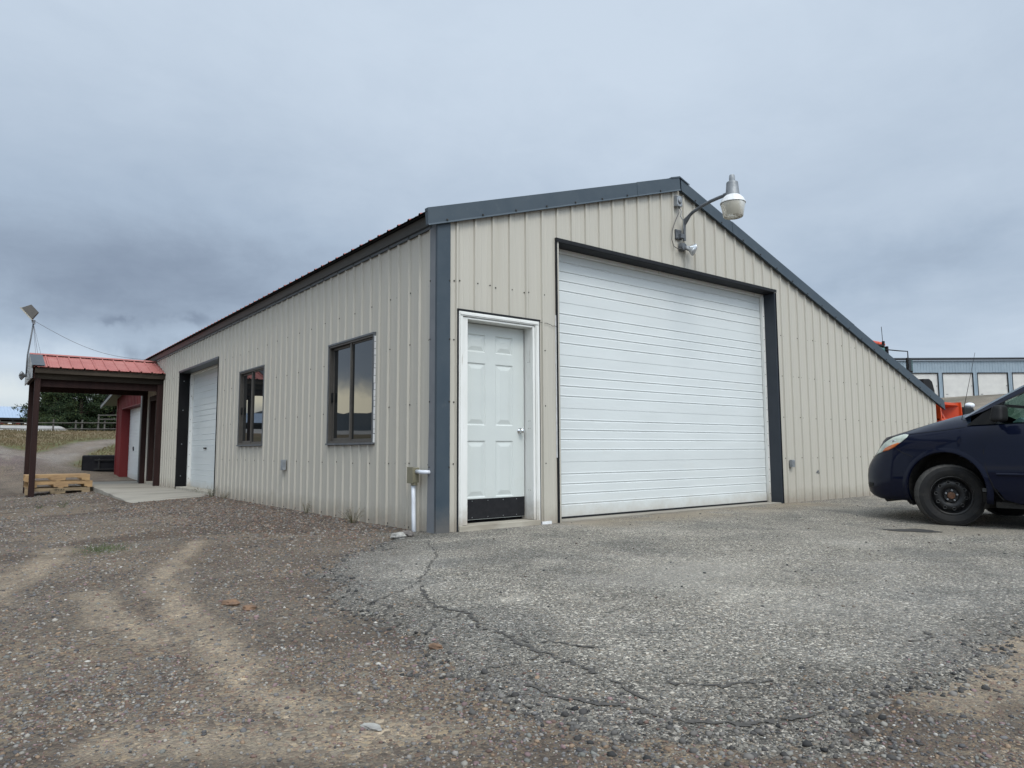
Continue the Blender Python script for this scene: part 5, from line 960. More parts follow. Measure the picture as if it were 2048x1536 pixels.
# ---------------------------------------------------------------- pines
def pine(x, y, h, rad, seed, label, lightness):
    ran = np.random.default_rng(seed); z0 = Hf(x, y); root = thing('pine_tree', label, 'tree', (x, y, z0), 'pines behind the rail fence')
    g = MB(); g.tube([(x, y, z0 - .2), (x + .05, y, z0 + h * .5), (x, y + .05, z0 + h * .96)], [0.17, 0.11, 0.02], 8)
    P_, D_ = [], []
    nl = int(70 * (1.15 - .7 * (lightness > .4) * lightness))
    for k in range(nl):
        t = ran.uniform(0.06, 0.97); a = ran.uniform(0, 2 * pi); env = (0.55 + 0.45 * math.sin(pi * min(1, t * 1.25 + .1))) * (1 - t) ** 0.45; ln = rad * env * ran.uniform(.6, 1.15)
        b = Vector((x, y, z0 + h * t)); d = Vector((cos(a), sin(a), ran.uniform(-.12, .35))); e = b + d * ln
        g.tube([b, b.lerp(e, .5) + Vector((0, 0, -.06)), e], [0.035 * (1 - t) + .012, .02, .006], 4, cap=False)
        nc = int(5 + 9 * ln / rad)
        for c_ in range(nc):
            s = ran.uniform(.25, 1.0); q = b + d * ln * s + Vector(ran.normal(0, .13 * rad / 2, 3) * np.array((1, 1, .6))); m = ran.integers(22, 34); rr_ = ran.uniform(.15, .30)
            pp = ran.normal(0, 1, (m, 3)) * rr_ * np.array((.8, .8, .5)); P_.append(pp + np.array(q)); D_.append(np.tile(np.array(d) * .4 + (0, 0, .35), (m, 1)))
    g.build('trunk', M['trunk'], root)
    P_ = np.concatenate(P_); D_ = np.concatenate(D_) + ran.normal(0, .55, P_.shape); D_ /= np.linalg.norm(D_, axis=1)[:, None]; n = len(P_)
    W_ = np.cross(D_, ran.normal(0, 1, P_.shape)); W_ /= np.linalg.norm(W_, axis=1)[:, None]; ln = ran.uniform(.09, .17, (n, 1)); wd = ran.uniform(.016, .034, (n, 1))
    v = np.stack([P_ - W_ * wd, P_ + W_ * wd, P_ + D_ * ln + W_ * wd * .6, P_ + D_ * ln - W_ * wd * .6], 1).reshape(-1, 3) - np.array((x, y, z0))
    me = bpy.data.meshes.new('crown'); me.vertices.add(4 * n); me.vertices.foreach_set('co', v.ravel()); me.loops.add(4 * n); me.loops.foreach_set('vertex_index', np.arange(4 * n)); me.polygons.add(n); me.polygons.foreach_set('loop_start', np.arange(0, 4 * n, 4))
    me.update(calc_edges=True); me.materials.append(M['needle_b']); me.materials.append(M['needle_a']); me.polygons.foreach_set('material_index', (ran.random(n) > lightness).astype(int)); o = bpy.data.objects.new('crown', me); C.objects.link(o); o.parent = root
pine(1.0, 52.0, 4.3, 1.7, 21, 'light green open pine at the left edge of the trees beside the porch posts', .65)
pine(2.3, 50.5, 4.8, 2.7, 22, 'broad dark green pine left of the middle, seen between porch posts', .22)
pine(4.4, 51.8, 5.0, 2.8, 23, 'tall dark pine in the middle of the trees under the porch beam', .18)
pine(6.3, 49.0, 4.6, 2.2, 24, 'gappy pine with bright sky showing through, left of the red building', .45)
pine(1.3, 55.0, 3.8, 2.2, 25, 'low bushy pine in the second row behind the broad dark one', .3)
pine(8.4, 51.0, 4.8, 2.4, 26, 'pine half hidden behind the red building roof', .4)
pine(5.6, 55.5, 4.2, 2.4, 27, 'low dark pine in the back row behind the fence gate', .25)

# ---------------------------------------------------------------- far left: roof, trailer, hills
bb = thing('long_barn', 'long low barn with a pale blue metal roof far behind the fence', 'building', (-8, 68, Hf(-8, 68)))
g = MB(); prof = rib_profile(-26, 3.5, 0.1, 0.03); g.sheet([[(x, y, z + o) for x, o in prof] for y, z in ((65.5, 3.65), (74.0, 5.05))]); g.build('roof', M['roofblue'], bb)
g = MB(); g.box(-25.8, 3.3, 66.0, 66.2, 0.5, 3.6); g.box(-25.8, 3.3, 65.4, 65.48, 3.50, 3.68); g.build('wall', M['black'], bb)
tr = thing('flatbed_trailer', 'dark flatbed trailer with red and white reflector tape parked before the barn', 'trailer', (-3, 60.5, Hf(-3, 60.5)))
g = MB(); zt_ = Hf(-3, 60.5); g.box(-13, 1.2, 60.2, 62.4, 2.95, 3.12); g.box(-13, 1.2, 60.4, 60.5, 2.65, 2.95)
for k in range(9): g.box(-13 + k * 1.7, -12.9 + k * 1.7, 60.15, 60.2, 3.12, 3.40)
g.build('deck', M['black'], tr)
g = MB()
for k in range(26):
    g.box(-12.8 + k * .52, -12.55 + k * .52, 60.185, 60.198, 3.0, 3.07, k % 2)
g.build('reflector_tape', [M['lampwhite'], M['red_wall']], tr)
for x in (-11, -9.8, -0.9, 0.2):
    g = MB(); g.lathe([(0.1, 0), (0.42, 0), (0.46, 0.05), (0.46, 0.2), (0.42, 0.25), (0.1, 0.25)], Matrix.Translation((x, 60.3, 2.45)) @ Matrix.Rotation(R(-90), 4, 'X'), 20); g.build('wheel', M['tyre'], tr)
g = MB(); ran = random.Random(4)
for i in range(1500):
    x = ran.uniform(-14, 2.2); y = ran.uniform(56.3, 59); z0 = Hf(x, y); l = ran.uniform(.25, .5); g.add([(x - .03, y, z0 - .05), (x + .03, y, z0 - .05), (x + ran.uniform(-.15, .15), y, z0 + l)], [(0, 1, 2)])
tag(g.build('tall_grass', pm('tall_dry_grass', (0.30, 0.19, 0.09), (0.22, 0.15, 0.07), 3, .9)), 'tall dry orange grass in front of the barn', 'grass', kind='stuff')
def hills(name, a0, a1, d, hf, mat, jag):
    g = MB(); n = 260; r0, r1, r2 = [], [], []
    for i in range(n + 1):
        a = a0 + (a1 - a0) * i / n; h = hf(a); t = R(a); j = random.uniform(0, jag)
        for lst, rr_, z in ((r0, d * .72, -4), (r1, d, h + j), (r2, d * 1.25, -6)): lst.append((CAM[0] + rr_ * sin(t), CAM[1] + rr_ * cos(t), z))
    mid = [tuple(0.45 * p[k] + 0.55 * q[k] for k in range(3)) for p, q in zip(r0, r1)]; g.sheet([r0, mid, r1, r2]); tag(g.build(name, mat), kind='structure')
hills('hills', -60, 62, 620, lambda a: .78 + 620 * math.tan(R(2.95 + 0.12 * sin(a * .21) + .05 * sin(a * .9)))-.78, M['hill'], 2.0)
hills('western_hills', -175, -58, 1500, lambda a: 1500 * math.tan(R(1.6 + .7 * sin(a * .055 + 1.2) + .35 * sin(a * .19) + .1 * sin(a * .8))), M['hillw'], 6)

# ---------------------------------------------------------------- right: storage units
st = thing('storage_building', 'long pale blue-grey storage building with a row of white roll-up doors on the bank', 'building', (78, 25, 5.5))
ex_ = Vector((0.793, -0.609, 0)); ey_ = Vector((0.609, 0.793, 0)); o_ = Vector((77.95, 25.25, 0)); Q = lambda u, d, z: tuple(o_ + ex_ * u + ey_ * d + Vector((0, 0, z)))
def storage_wall(mb, u0, u1, zb_, zt_, ops):
    us = []; u = u0
    while u < u1: us += [(u, 0), (u + .12, 0), (u + .145, -.025), (u + .185, -.025), (u + .21, 0)]; u += .305
    us = [q for q in us if q[0] < u1]; ps = [q[0] for q in us]; os_ = [q[1] for q in us]; allp = sorted(set(ps + [e for o in ops for e in o[:2]]))
    for a, b in zip(allp[:-1], allp[1:]):
        m = (a + b) / 2; zlo = zb_
        for o in ops:
            if o[0] <= m <= o[1]: zlo = o[2]
        oa, ob_ = float(np.interp(a, ps, os_)), float(np.interp(b, ps, os_)); mb.add([Q(a, oa, zlo), Q(b, ob_, zlo), Q(b, ob_, zt_), Q(a, oa, zt_)], [(0, 1, 2, 3)])
DW, GAP = 3.28, 0.42; dl = [(-0.03 + k * (DW + GAP), -0.03 + k * (DW + GAP) + DW) for k in range(-3, 8)]
g = MB(); storage_wall(g, -14, 34, 5.2, 10.15, [(a, b, 8.80) for a, b in dl]); g.build('front_wall', M['bluegrey'], st)
g = MB(); g.add([Q(-14.3, -.25, 10.16), Q(34.3, -.25, 10.16), Q(34.3, 12, 11.9), Q(-14.3, 12, 11.9), Q(-14.3, -.25, 10.32), Q(34.3, -.25, 10.32), Q(34.3, 12, 12.0), Q(-14.3, 12, 12.0)], [(0, 1, 2, 3), (4, 5, 6, 7), (0, 4, 5, 1), (0, 3, 7, 4)]); g.build('roof', M['darktrim'], st)
for a, b in dl:
    g = MB(); z = 5.9; rows = [[], []]
    while z < 8.82:
        for zz, oo in ((z, .10), (z + .10, .08), (z + .115, .10)): rows[0].append(Q(a + .05, oo, zz)); rows[1].append(Q(b - .05, oo, zz))
        z += .13
    g.sheet(rows); dob = g.build('roll_up_door', M['rollup'], st)
    g = MB()
    for u0, u1, z0, z1 in ((a, a + .06, 5.9, 8.8), (b - .06, b, 5.9, 8.8), (a, b, 8.76, 8.84)):
        vs = [Q(u0, -.03, z0), Q(u1, -.03, z0), Q(u1, -.03, z1), Q(u0, -.03, z1), Q(u0, .12, z0), Q(u1, .12, z0), Q(u1, .12, z1), Q(u0, .12, z1)]; g.add(vs, [(0, 1, 2, 3), (4, 7, 6, 5), (0, 4, 5, 1), (1, 5, 6, 2), (2, 6, 7, 3), (3, 7, 4, 0)])
    g.build('door_frame', M['darktrim'], dob)
    g = MB(); 
    for u0, u1, z0, z1 in ((a + .3, a + .55, 6.52, 6.56), (b - .22, b - .14, 7.38, 7.46)): g.add([Q(u0, .05, z0), Q(u1, .05, z0), Q(u1, .05, z1), Q(u0, .05, z1)], [(0, 1, 2, 3)])
    g.build('door_latch', M['darktrim'], dob)

# ---------------------------------------------------------------- orange tractor with snow blower behind the lean-to
tg = Hf(14.0, 2.0); trc = thing('orange_tractor', 'orange compact tractor with cab and front blower parked behind the sloping roof', 'tractor', (14.2, 3.2, tg))
g = MB(); zc = 3.42
g.prism([(-.62, zc - .10), (-.60, zc - .02), (-.3, zc + .05), (.3, zc + .06), (.62, zc - .02), (.64, zc - .10)], lambda p, q, t: (13.82 + t, 2.75 + p * 1.1, q), -.72, .0); g.prism([(-.62, zc - .10), (-.60, zc - .02), (-.3, zc + .05), (.3, zc + .06), (.62, zc - .02), (.64, zc - .10)], lambda p, q, t: (13.82 + t, 2.75 + p * 1.1, q), .0, .35); g.build('cab_roof', M['orange'], trc, bevel=.03)
g = MB(); 
for x in (13.33, 14.3):
    for y in (2.12, 3.38): g.box(x - .03, x + .03, y - .03, y + .03, tg + .9, zc - .1)
g.build('cab_frame', M['black'], trc)
g = MB(); g.box(13.34, 14.28, 2.13, 3.36, tg + 1.0, zc - .12); g.build('cab_glass', M['carglass'], trc)
g = MB(); g.box(13.3, 14.3, 2.0, 3.5, tg + .5, tg + 1.05); g.box(13.55, 14.1, 0.9, 2.0, tg + .6, tg + 1.35); g.build('body', M['orange'], trc, bevel=.04)
for x, y, r_ in ((13.1, 3.2, .62), (14.5, 3.2, .62), (13.2, 1.2, .38), (14.4, 1.2, .38)):
    g = MB(); g.lathe([(.12, -.14), (r_ * .6, -.15), (r_ * .93, -.14), (r_, -.09), (r_, .09), (r_ * .93, .14), (r_ * .6, .15), (.12, .14)], Matrix.Translation((x, y, Hf(x, y) + r_)) @ Matrix.Rotation(R(90), 4, 'Y'), 28); g.build('wheel', M['tyre'], trc, smooth=True)
g = MB(); g.tube([(13.50, 2.15, zc - .12), (13.66, 1.95, zc - .16), (13.72, 1.92, zc - .16)], 0.03, 8); g.tube([(13.70, 1.93, zc - .2), (13.72, 1.93, zc - .05)], .035, 8); g.tube([(13.69, 1.93, zc - .1), (13.66, 1.93, zc + .30)], 0.007, 5); g.build('beacon_and_antenna', M['black'], trc)
g = MB(); g.tube([(13.74, 1.90, 3.17), (14.0, 1.72, 3.14), (14.22, 1.60, 3.13), (14.22, 1.60, 2.95)], 0.014, 6); g.build('mirror_arm', M['black'], trc)
g = MB(); g.box(14.12, 14.40, 1.57, 1.62, 2.62, 2.97); g.build('mirror', M['black'], trc, bevel=.02)
g = MB(); g.box(14.15, 14.37, 1.562, 1.569, 2.66, 2.93); g.build('mirror_glass', M['carglass'], trc)
# blower: open-fronted orange housing, black chute
bl = thing('snow_blower', 'open orange snow blower housing standing right of the workshop end', 'snow blower', (12.7, 0.55, Hf(12.7, .5)))
bx0, bx1, by, zz0, zz1 = 11.9, 12.98, 0.10, Hf(12.7, .3) + .25, 1.74
g = MB(); g.prism([(0.0, zz1), (0.0, zz1 - .05), (.25, zz1 - .10), (.42, zz1 - .35), (.42, zz0 + .3), (.25, zz0 + .05), (0, zz0), (0, zz0 - .03), (.3, zz0), (.47, zz0 + .3), (.47, zz1 - .33), (.3, zz1 - .03)], lambda p, q, t: (t, by + p, q), bx0, bx1); g.build('housing', M['orange'], bl)
for x in (bx0, bx1 - .04):
    g = MB(); g.prism([(-.10, zz0), (-.04, zz1 + .02), (.30, zz1 + .02), (.47, zz1 - .33), (.47, zz0 + .3), (.3, zz0)], lambda p, q, t: (t, by + p, q), x, x + .04); g.build('side_plate', M['orange'], bl)
g = MB(); g.add([(bx1 - .22, by + .34, zz1 - .08), (bx1 - .04, by + .0, zz1 - .03), (bx1 - .04, by, zz0), (bx1 - .22, by + .34, zz0)], [(0, 1, 2, 3)]); g.box(bx0, bx1 - .04, by - .02, by + .03, 1.36, 1.395); g.tube([(12.72, by + .2, 1.38), (12.70, by + .3, 1.65)], .03, 6)
for k in range(20):
    t = k / 20 * 5 * pi; x = bx0 + .1 + k * .055; g.tube([(x, by + .2, zz0 + .35), (x + .03, by + .2 + .2 * cos(t), zz0 + .35 + .2 * sin(t))], .018, 5)
g.build('auger', M['orange'], bl)
g = MB(); g.prism([(-.30, 1.70), (-.30, 2.27), (.0, 2.29), (.14, 2.24), (.24, 2.05), (.26, 1.70)], lambda p, q, t: (12.72 + p, by + .45 + t, q), 0, .3); g.build('chute', M['black'], bl, bevel=.02)
g = MB(); g.prism([(13.00, 1.1), (13.00, 1.665), (13.5, 1.67), (13.60, 1.60), (13.62, 1.1)], lambda p, q, t: (p, 0.02 + t, q), 0, .35)
g.box(13.02, 13.56, .05, .33, Hf(13.3, .2) - .02, 1.12)
tag(g.build('plastic_tank', M['black'], bevel=.03), 'black tank standing right of the orange snow blower', 'tank')
def sack(x, y, z, r):
    import bmesh
    bm = bmesh.new(); bmesh.ops.create_icosphere(bm, subdivisions=3, radius=r)
    for v in bm.verts: c = v.co; v.co = Vector((c.x * 1.25, c.y, c.z * .75)) * (1 + .15 * sin(14 * c.x) * cos(17 * c.y) + .1 * sin(23 * c.z))
    me = bpy.data.meshes.new('white_sack'); bm.to_mesh(me); bm.free(); me.materials.append(M['tarp']); me.polygons.foreach_set('use_smooth', [True] * len(me.polygons)); o = bpy.data.objects.new('white_sack', me); C.objects.link(o); o.location = (x, y, z); tag(o, 'crumpled white sack lying on top of the black tank', 'sack')
sack(13.52, 0.1, 1.70, .095)

# ---------------------------------------------------------------- minivan
XC, YF = 5.95, -1.60
van = thing('minivan', 'dark navy minivan parked nose-in beside the workshop, front wheel turned', 'car', (XC, YF - 2.5, Hf(5.5, -3.5)))
W3 = lambda u, v, z: (XC - v, YF - u, z)
plan = []
for v in np.linspace(0, 0.60, 9): plan.append((0.035 * (v / .6) ** 2, v))
for t in np.linspace(8, 82, 12): plan.append((0.035 + 0.43 * (1 - cos(R(t))) / 1.0, 0.60 + 0.355 * sin(R(t))))
for u in np.arange(0.44, 4.62, 0.02): plan.append((u, 0.955 + 0.025 * float(np.clip((u - .4) / .8, 0, 1)) - 0.03 * float(np.clip((u - 3.6) / 1.0, 0, 1))))
for t in np.linspace(5, 85, 10): plan.append((4.63 + 0.42 * sin(R(t)), 0.60 + 0.345 * cos(R(t))))
for v in np.linspace(0.58, 0, 8): plan.append((5.08, v))
pl = np.array(plan); tan = np.gradient(pl, axis=0); tan /= np.linalg.norm(tan, axis=1)[:, None]
nrm = np.stack([-tan[:, 1], tan[:, 0]], 1)      # outward: (-1,0) at the nose, (0,1) on the side
belt_u = [0, .3, .45, .6, 1.0, 1.26, 2.0, 4.0, 5.1]; belt_z = [.90, .92, .935, .955, 1.0, 1.035, 1.05, 1.10, 1.12]
fr_z = [.19, .22, .27, .36, .46, .54, .60, .66, .72, .78, .84, .895, .93]; fr_i = [.13, .06, .015, 0, 0, .01, .03, .065, .115, .17, .225, .275, .32]
sd_t = [0, .03, .08, .2, .34, .44, .52, .60, .68, .77, .86, .94, 1.0]; sd_i = [.07, .03, .012, .0, -.006, -.004, .0, .004, .010, .018, .032, .055, .10]
re_i = [.10, .04, 0, 0, 0, .01, .03, .04, .05, .06, .07, .08, .1]
NR = len(fr_z); rows = [[] for _ in range(NR)]
for (u, v), n in zip(plan, nrm):
    f = max(0.0, -n[0]) ** 1.3 if u < 2 else 0.0; b_ = max(0.0, n[0]) if u > 3 else 0.0; s = 1 - f - b_; zb_ = float(np.interp(u, belt_u, belt_z)); z_lo = 0.185
    for r in range(NR):
        zs = z_lo + sd_t[r] * (zb_ - z_lo); z = f * fr_z[r] + (1 - f) * zs; ins = f * fr_i[r] + s * sd_i[r] + b_ * re_i[r]
        rows[r].append([u - n[0] * ins, max(0.0, v - n[1] * ins), z])
body = np.array(rows)            # NR x NC x (u,v,z)
# wheel arches
AX = [1.03, 4.06]; ARC = 0.405; AZ = 0.335
NC = body.shape[1]; keep = np.ones((NR - 1, NC - 1), bool)
for a in AX:
    ar = ARC if a < 2 else 0.40
    for r in range(NR - 1):
        for c in range(NC - 1):
            if body[r, c, 1] < .8: continue
            cc = body[r:r + 2, c:c + 2].reshape(4, 3).mean(0)
            if math.hypot(cc[0] - a, cc[2] - AZ) < ar + .022: keep[r, c] = False
cut_front = lambda z: float(np.interp(z, [.2, .24, .33, .51, .67, .82, 1.0], [1.75, 1.59, 1.52, 1.455, 1.43, 1.425, 1.47]))
def col_at(u): return int(np.argmin(np.abs(pl[:NC // 2 + 60, 0] - u) + (pl[:NC // 2 + 60, 1] < .8) * 9))
kd, ke = col_at(1.45), col_at(2.62)
for r in range(NR):                                 # bend the columns onto the door cut line
    z = body[r, kd, 2]; sh = cut_front(z) - body[r, kd, 0]
    for c in range(kd - 14, kd + 34): body[r, c, 0] += sh * (1 - (kd - c) / 15 if c < kd else 1 - (c - kd) / 35)
def emit(mb, mask, side):
    idx = {}; vs = []; fs = []
    for r in range(NR - 1):
        for c in range(NC - 1):
            if not mask(r, c): continue
            q = []
            for rr_, cc in ((r, c), (r, c + 1), (r + 1, c + 1), (r + 1, c)):
                if (rr_, cc) not in idx: idx[(rr_, cc)] = len(vs); p = body[rr_, cc]; vs.append(W3(p[0], side * p[1], p[2]))
                q.append(idx[(rr_, cc)])
            fs.append(tuple(q if side < 0 else q[::-1]))
    mb.add(vs, fs)
bm_ = MB()
for s in (1, -1): emit(bm_, lambda r, c: keep[r, c] and not (kd <= c < ke and r >= 1), s)
top = body[-1]
# bonnet: rows bridging left to right, from the nose back to the cowl
hood = []; kc = col_at(1.28)
for c in range(0, kc + 1):
    u, v, z = top[c]; row = []
    if v < 0.02: continue
    k = float(np.clip((u - .30) / .95, 0, 1)); bow = 0.16 * k; cz = float(np.interp(u, [.30, .45, .62, .83, 1.10, 1.3], [.93, .985, 1.04, 1.10, 1.165, 1.20]))
    for s in [math.copysign(1 - (1 - abs(q)) ** 1.6, q) for q in np.linspace(-1, 1, 31)]:
        w = 1 - abs(s) ** 4.5; row.append(W3(u - bow * (1 - s * s), -s * v, z + (max(cz - z, 0)) * w))
    hood.append(row)
bm_.sheet(hood); rr0 = MB()
rear = [[W3(top[c][0], s * top[c][1], top[c][2]) for s in np.linspace(1, -1, 5)] for c in range(kc, NC, 6)]
vb = bm_.build('body', M['paint'], van, autosmooth=38)
bmx = vb.data; import bmesh
bb_ = bmesh.new(); bb_.from_mesh(bmx); bmesh.ops.remove_doubles(bb_, verts=bb_.verts, dist=0.0015); bmesh.ops.recalc_face_normals(bb_, faces=bb_.faces); bb_.to_mesh(bmx); bb_.free(); bmx.polygons.foreach_set('use_smooth', [True] * len(bmx.polygons)); bmx.set_sharp_from_angle(angle=R(42))
for s in (1, -1):
    g = MB(); emit(g, lambda r, c: keep[r, c] and (kd <= c < ke and r >= 1), s); do_ = g.build('front_door', M['paint'], van, smooth=True)
    g = MB(); m_z = np.linspace(.24, 1.0, 14)
    g.tube([W3(cut_front(z), s * (0.985 - .10 * float(np.interp(z, [.5, .8, 1.0], [0, .2, .85]))), z) for z in m_z], 0.0045, 5); g.build('door_gap', M['black'], do_)
    if s == 1: door_l = do_
# liners
for a in AX:
    for s in (1, -1):
        g = MB()
        rowa = []
        for v_ in (0.965, 0.90, 0.60): rowa.append([W3(a + (ARC + (.0 if v_ > .95 else .01)) * cos(t), s * v_, AZ + (ARC + .01) * sin(t)) for t in np.linspace(-.5, pi + .5, 28)])
        g.sheet(rowa); g.add([W3(a + .42 * cos(t), s * .60, AZ + .42 * sin(t)) for t in np.linspace(-.5, pi + .5, 20)], [tuple(range(20))]); g.build('wheel_arch_liner', M['underbody'], van)
g = MB(); g.box(XC - .80, XC + .80, YF - 4.8, YF - .35, 0.20, 0.30); g.box(XC - .88, XC + .88, YF - 3.55, YF - 1.55, .16, .30); 
for s in (1, -1): g.box(XC - s * .90 - .03, XC - s * .90 + .03, YF - 3.6, YF - 1.50, 0.155, 0.215)
g.prism([(.30, .20), (.34, .155), (.40, .19), (.56, .19), (.60, .14), (.66, .20)], lambda p, q, t: W3(p, t, q), -.86, .86); g.build('underbody', M['underbody'], van)
# greenhouse, lofted from the belt line to the roof edge
base = [(1.10, 0, 1.165), (1.11, .35, 1.165), (1.15, .65, 1.15), (1.22, .835, 1.12)]; roof = [(2.02, 0, 1.655), (2.03, .30, 1.655), (2.07, .54, 1.65), (2.14, .675, 1.635)]
names = ['ws', 'ws', 'ws']      # pieces of the loop between neighbouring stations
def seg(u, v, z, u2, v2, z2, n): base.append((u, v, z)); roof.append((u2, v2, z2)); names.append(n)
seg(1.42, .875, 1.185, 2.24, .695, 1.608, 'pillar'); seg(1.53, .876, 1.235, 2.31, .70, 1.60, 'sail'); seg(2.62, .895, 1.07, 2.66, .715, 1.655, 'win'); seg(2.72, .895, 1.075, 2.76, .715, 1.66, 'black'); seg(3.75, .885, 1.10, 3.72, .71, 1.67, 'win'); seg(3.85, .88, 1.10, 3.82, .705, 1.67, 'black'); seg(4.75, .84, 1.12, 4.60, .68, 1.64, 'win'); seg(4.95, .70, 1.12, 4.75, .60, 1.62, 'pillar'); seg(5.04, 0, 1.13, 4.82, 0, 1.64, 'rw')
def loft(i, s, K=8, inset=0.0, t0=0., t1=1.):
    out = []
    for t in np.linspace(t0, t1, K):
        line = []
        for j in (i, i + 1):
            b, r = np.array(base[j]), np.array(roof[j]); p = b * (1 - t) + r * t; bul = .045 * math.sin(pi * t); side = 1 if j >= 3 else j / 3
            p[1] += bul * side - inset * (1 if j >= 3 else 0); p[2] += bul * .35 * (1 - side) - inset * (1 if j < 3 else 0); line.append(W3(p[0], s * p[1], p[2]))
        out.append(line)
    return out
gp = MB(); glasses = {}
for s in (1, -1):
    gb = MB()
    for i, nm in enumerate(names):
        if nm == 'pillar': gp.sheet(loft(i, s))
        elif nm in ('black', 'sail'): gb.sheet(loft(i, s))
        else:
            key = 'windscreen' if nm == 'ws' else ('rear_window' if nm == 'rw' else 'side_window%d%d' % (i, s)); glasses.setdefault(key, MB()).sheet(loft(i, s, inset=.006))
            if nm == 'win': gb.sheet(loft(i, s, 3, 0, 0, .06)); gp.sheet(loft(i, s, 4, 0, .90, 1.0))
    gb.build('window_trim', M['black'], van)
    glasses['side_window_low%d' % s] = MB().add([W3(1.53, s * .876, 1.235), W3(1.53, s * .888, 1.045), W3(2.62, s * .895, 1.07)], [(0, 1, 2)])
rc_ = []
for j in range(len(roof)): u, v, z = roof[j]; rc_.append([W3(u, s * v, z + .075 * (1 - s * s) * min(1, v * 2) * min(1.0, .3 + abs(u - 1.9))) for s in np.linspace(1, -1, 9)])
gp.sheet(rc_); gp.build('roof', M['paint'], van, autosmooth=40)
for k_, mb in glasses.items(): mb.build('windscreen' if k_ == 'windscreen' else 'rear_window' if k_ == 'rear_window' else 'side_window', M['carglass'], van, smooth=True)
# cowl, shoulder closing strip and cabin
g = MB(); sh_rows = [[W3(top[c][0], s * top[c][1], top[c][2]), W3(top[c][0], s * (top[c][1] - .04), top[c][2] + .012)] for s in (1,) for c in range(kc, NC - 14, 2)]
g.sheet([list(x) for x in zip(*sh_rows)]); sh_rows = [[W3(top[c][0], -top[c][1], top[c][2]), W3(top[c][0], -(top[c][1] - .04), top[c][2] + .012)] for c in range(kc, NC - 14, 2)]; g.sheet([list(x) for x in zip(*sh_rows)]); g.build('belt_moulding', M['black'], van)
g = MB(); g.box(XC - .84, XC + .84, YF - 1.75, YF - 1.15, .80, 1.03); g.box(XC - .82, XC + .82, YF - 1.95, YF - 1.7, .85, 1.06); di = g.build('dashboard', M['interior'], van, bevel=.05)
g = MB(); mt = Matrix.Translation(W3(1.98, .40, 1.06)) @ Matrix.Rotation(R(62), 4, 'X'); ringp = [mt @ Vector((.185 * cos(t), .185 * sin(t), 0)) for t in np.linspace(0, 2 * pi, 28)]; g.tube(ringp, .016, 8, cap=False); g.tube([mt @ Vector((-.18, 0, 0)), mt @ Vector((.18, 0, 0))], .018, 6); g.tube([mt @ Vector((0, 0, -.25)), mt @ Vector((0, 0, 0))], .03, 6); g.build('steering_wheel', M['black'], van, smooth=True)
for v_ in (.42, -.42):
    g = MB(); g.box(XC - v_ - .25, XC - v_ + .25, YF - 2.95, YF - 2.4, .5, .72); g.box(XC - v_ - .24, XC - v_ + .24, YF - 3.1, YF - 2.92, .6, 1.25); g.box(XC - v_ - .13, XC - v_ + .13, YF - 3.08, YF - 2.96, 1.27, 1.45); g.build('seat', M['interior'], van, bevel=.05)
g = MB(); g.box(XC - .8, XC + .8, YF - 4.7, YF - 1.3, .31, .35); g.build('cabin_floor', M['interior'], van)
# parts laid on the body surface
bvh = BVHTree.FromPolygons([v.co + vb.matrix_world.translation * 0 + world_loc(vb) for v in bmx.vertices], [tuple(p.vertices) for p in bmx.polygons])
dm_ = door_l.data; bvd = BVHTree.FromPolygons([v.co + world_loc(door_l) for v in dm_.vertices], [tuple(p.vertices) for p in dm_.polygons])
full = MB(); _k = keep.copy(); emit(full, lambda r, c: True, 1); bvf = BVHTree.FromPolygons([Vector(v) for v in full.v], full.f)
for a in AX:
    for s in (1, -1):
        g = MB(); rows_ = []; ts = np.linspace(-.36, pi + .36, 64)
        for dr, lf, inn in ((0.004, 0.0, .05), (0.0, .002, 0.0), (.005, .006, 0), (.014, .007, 0), (.028, .003, 0), (.05, .001, 0), (.065, -.004, 0)):
            line = []
            for t in ts:
                u_, z_ = a + (ARC + dr) * cos(t), max(.187, AZ + (ARC + dr) * sin(t)); h = bvf.ray_cast(Vector((3.0, YF - u_, z_)), Vector((1, 0, 0))); x_ = (h[0].x if h[0] is not None else XC - .95) - lf + inn; line.append((x_ if s == 1 else 2 * XC - x_, YF - u_, z_))
            rows_.append(line)
        g.sheet(rows_); g.build('wheel_arch_lip', M['paint'], van, smooth=True)
def onbody(u, z, lift=0.004):
    o = Vector((3.0, YF - u, z)); best = None
    for t_ in (bvh, bvd):
        h = t_.ray_cast(o, Vector((1, 0, 0)))
        if h[0] is not None and (best is None or h[0].x < best.x): best = h[0]
    if best is None: best = Vector((XC - .5, YF - u, z))
    return (best.x - lift, best.y, best.z)
def patch(name, outline, mat, lift=.004, K=8, N_=6, parent=None):
    pts = []
    for (a, b), (c, d) in zip(outline, outline[1:] + outline[:1]):
        for i in range(N_): pts.append((a + (c - a) * i / N_, b + (d - b) * i / N_))
    cu_ = sum(p[0] for p in pts) / len(pts); cz2 = sum(p[1] for p in pts) / len(pts); g = MB(); rows_ = []
    for k in range(K + 1):
        t = k / K; rows_.append([onbody(cu_ + (p[0] - cu_) * t, cz2 + (p[1] - cz2) * t, lift * (1 if k < K else 0.1)) for p in pts + pts[:1]])
    g.sheet(rows_); return g.build(name, mat, parent or van, smooth=True)
hl = patch('headlight', [(.20, .70), (.25, .775), (.335, .85), (.455, .92), (.57, .955), (.635, .950), (.625, .915), (.57, .865), (.49, .80), (.36, .755), (.26, .725)], M['lens'], .008, 10)
patch('turn_signal', [(.315, .745), (.36, .79), (.44, .825), (.545, .862), (.56, .855), (.49, .80), (.42, .765)], M['amber'], .0125, 5, parent=hl)
patch('lamp_reflector', [(.42, .87), (.47, .895), (.52, .888), (.50, .865), (.45, .855)], M['chrome'], .0105, 3, parent=hl)
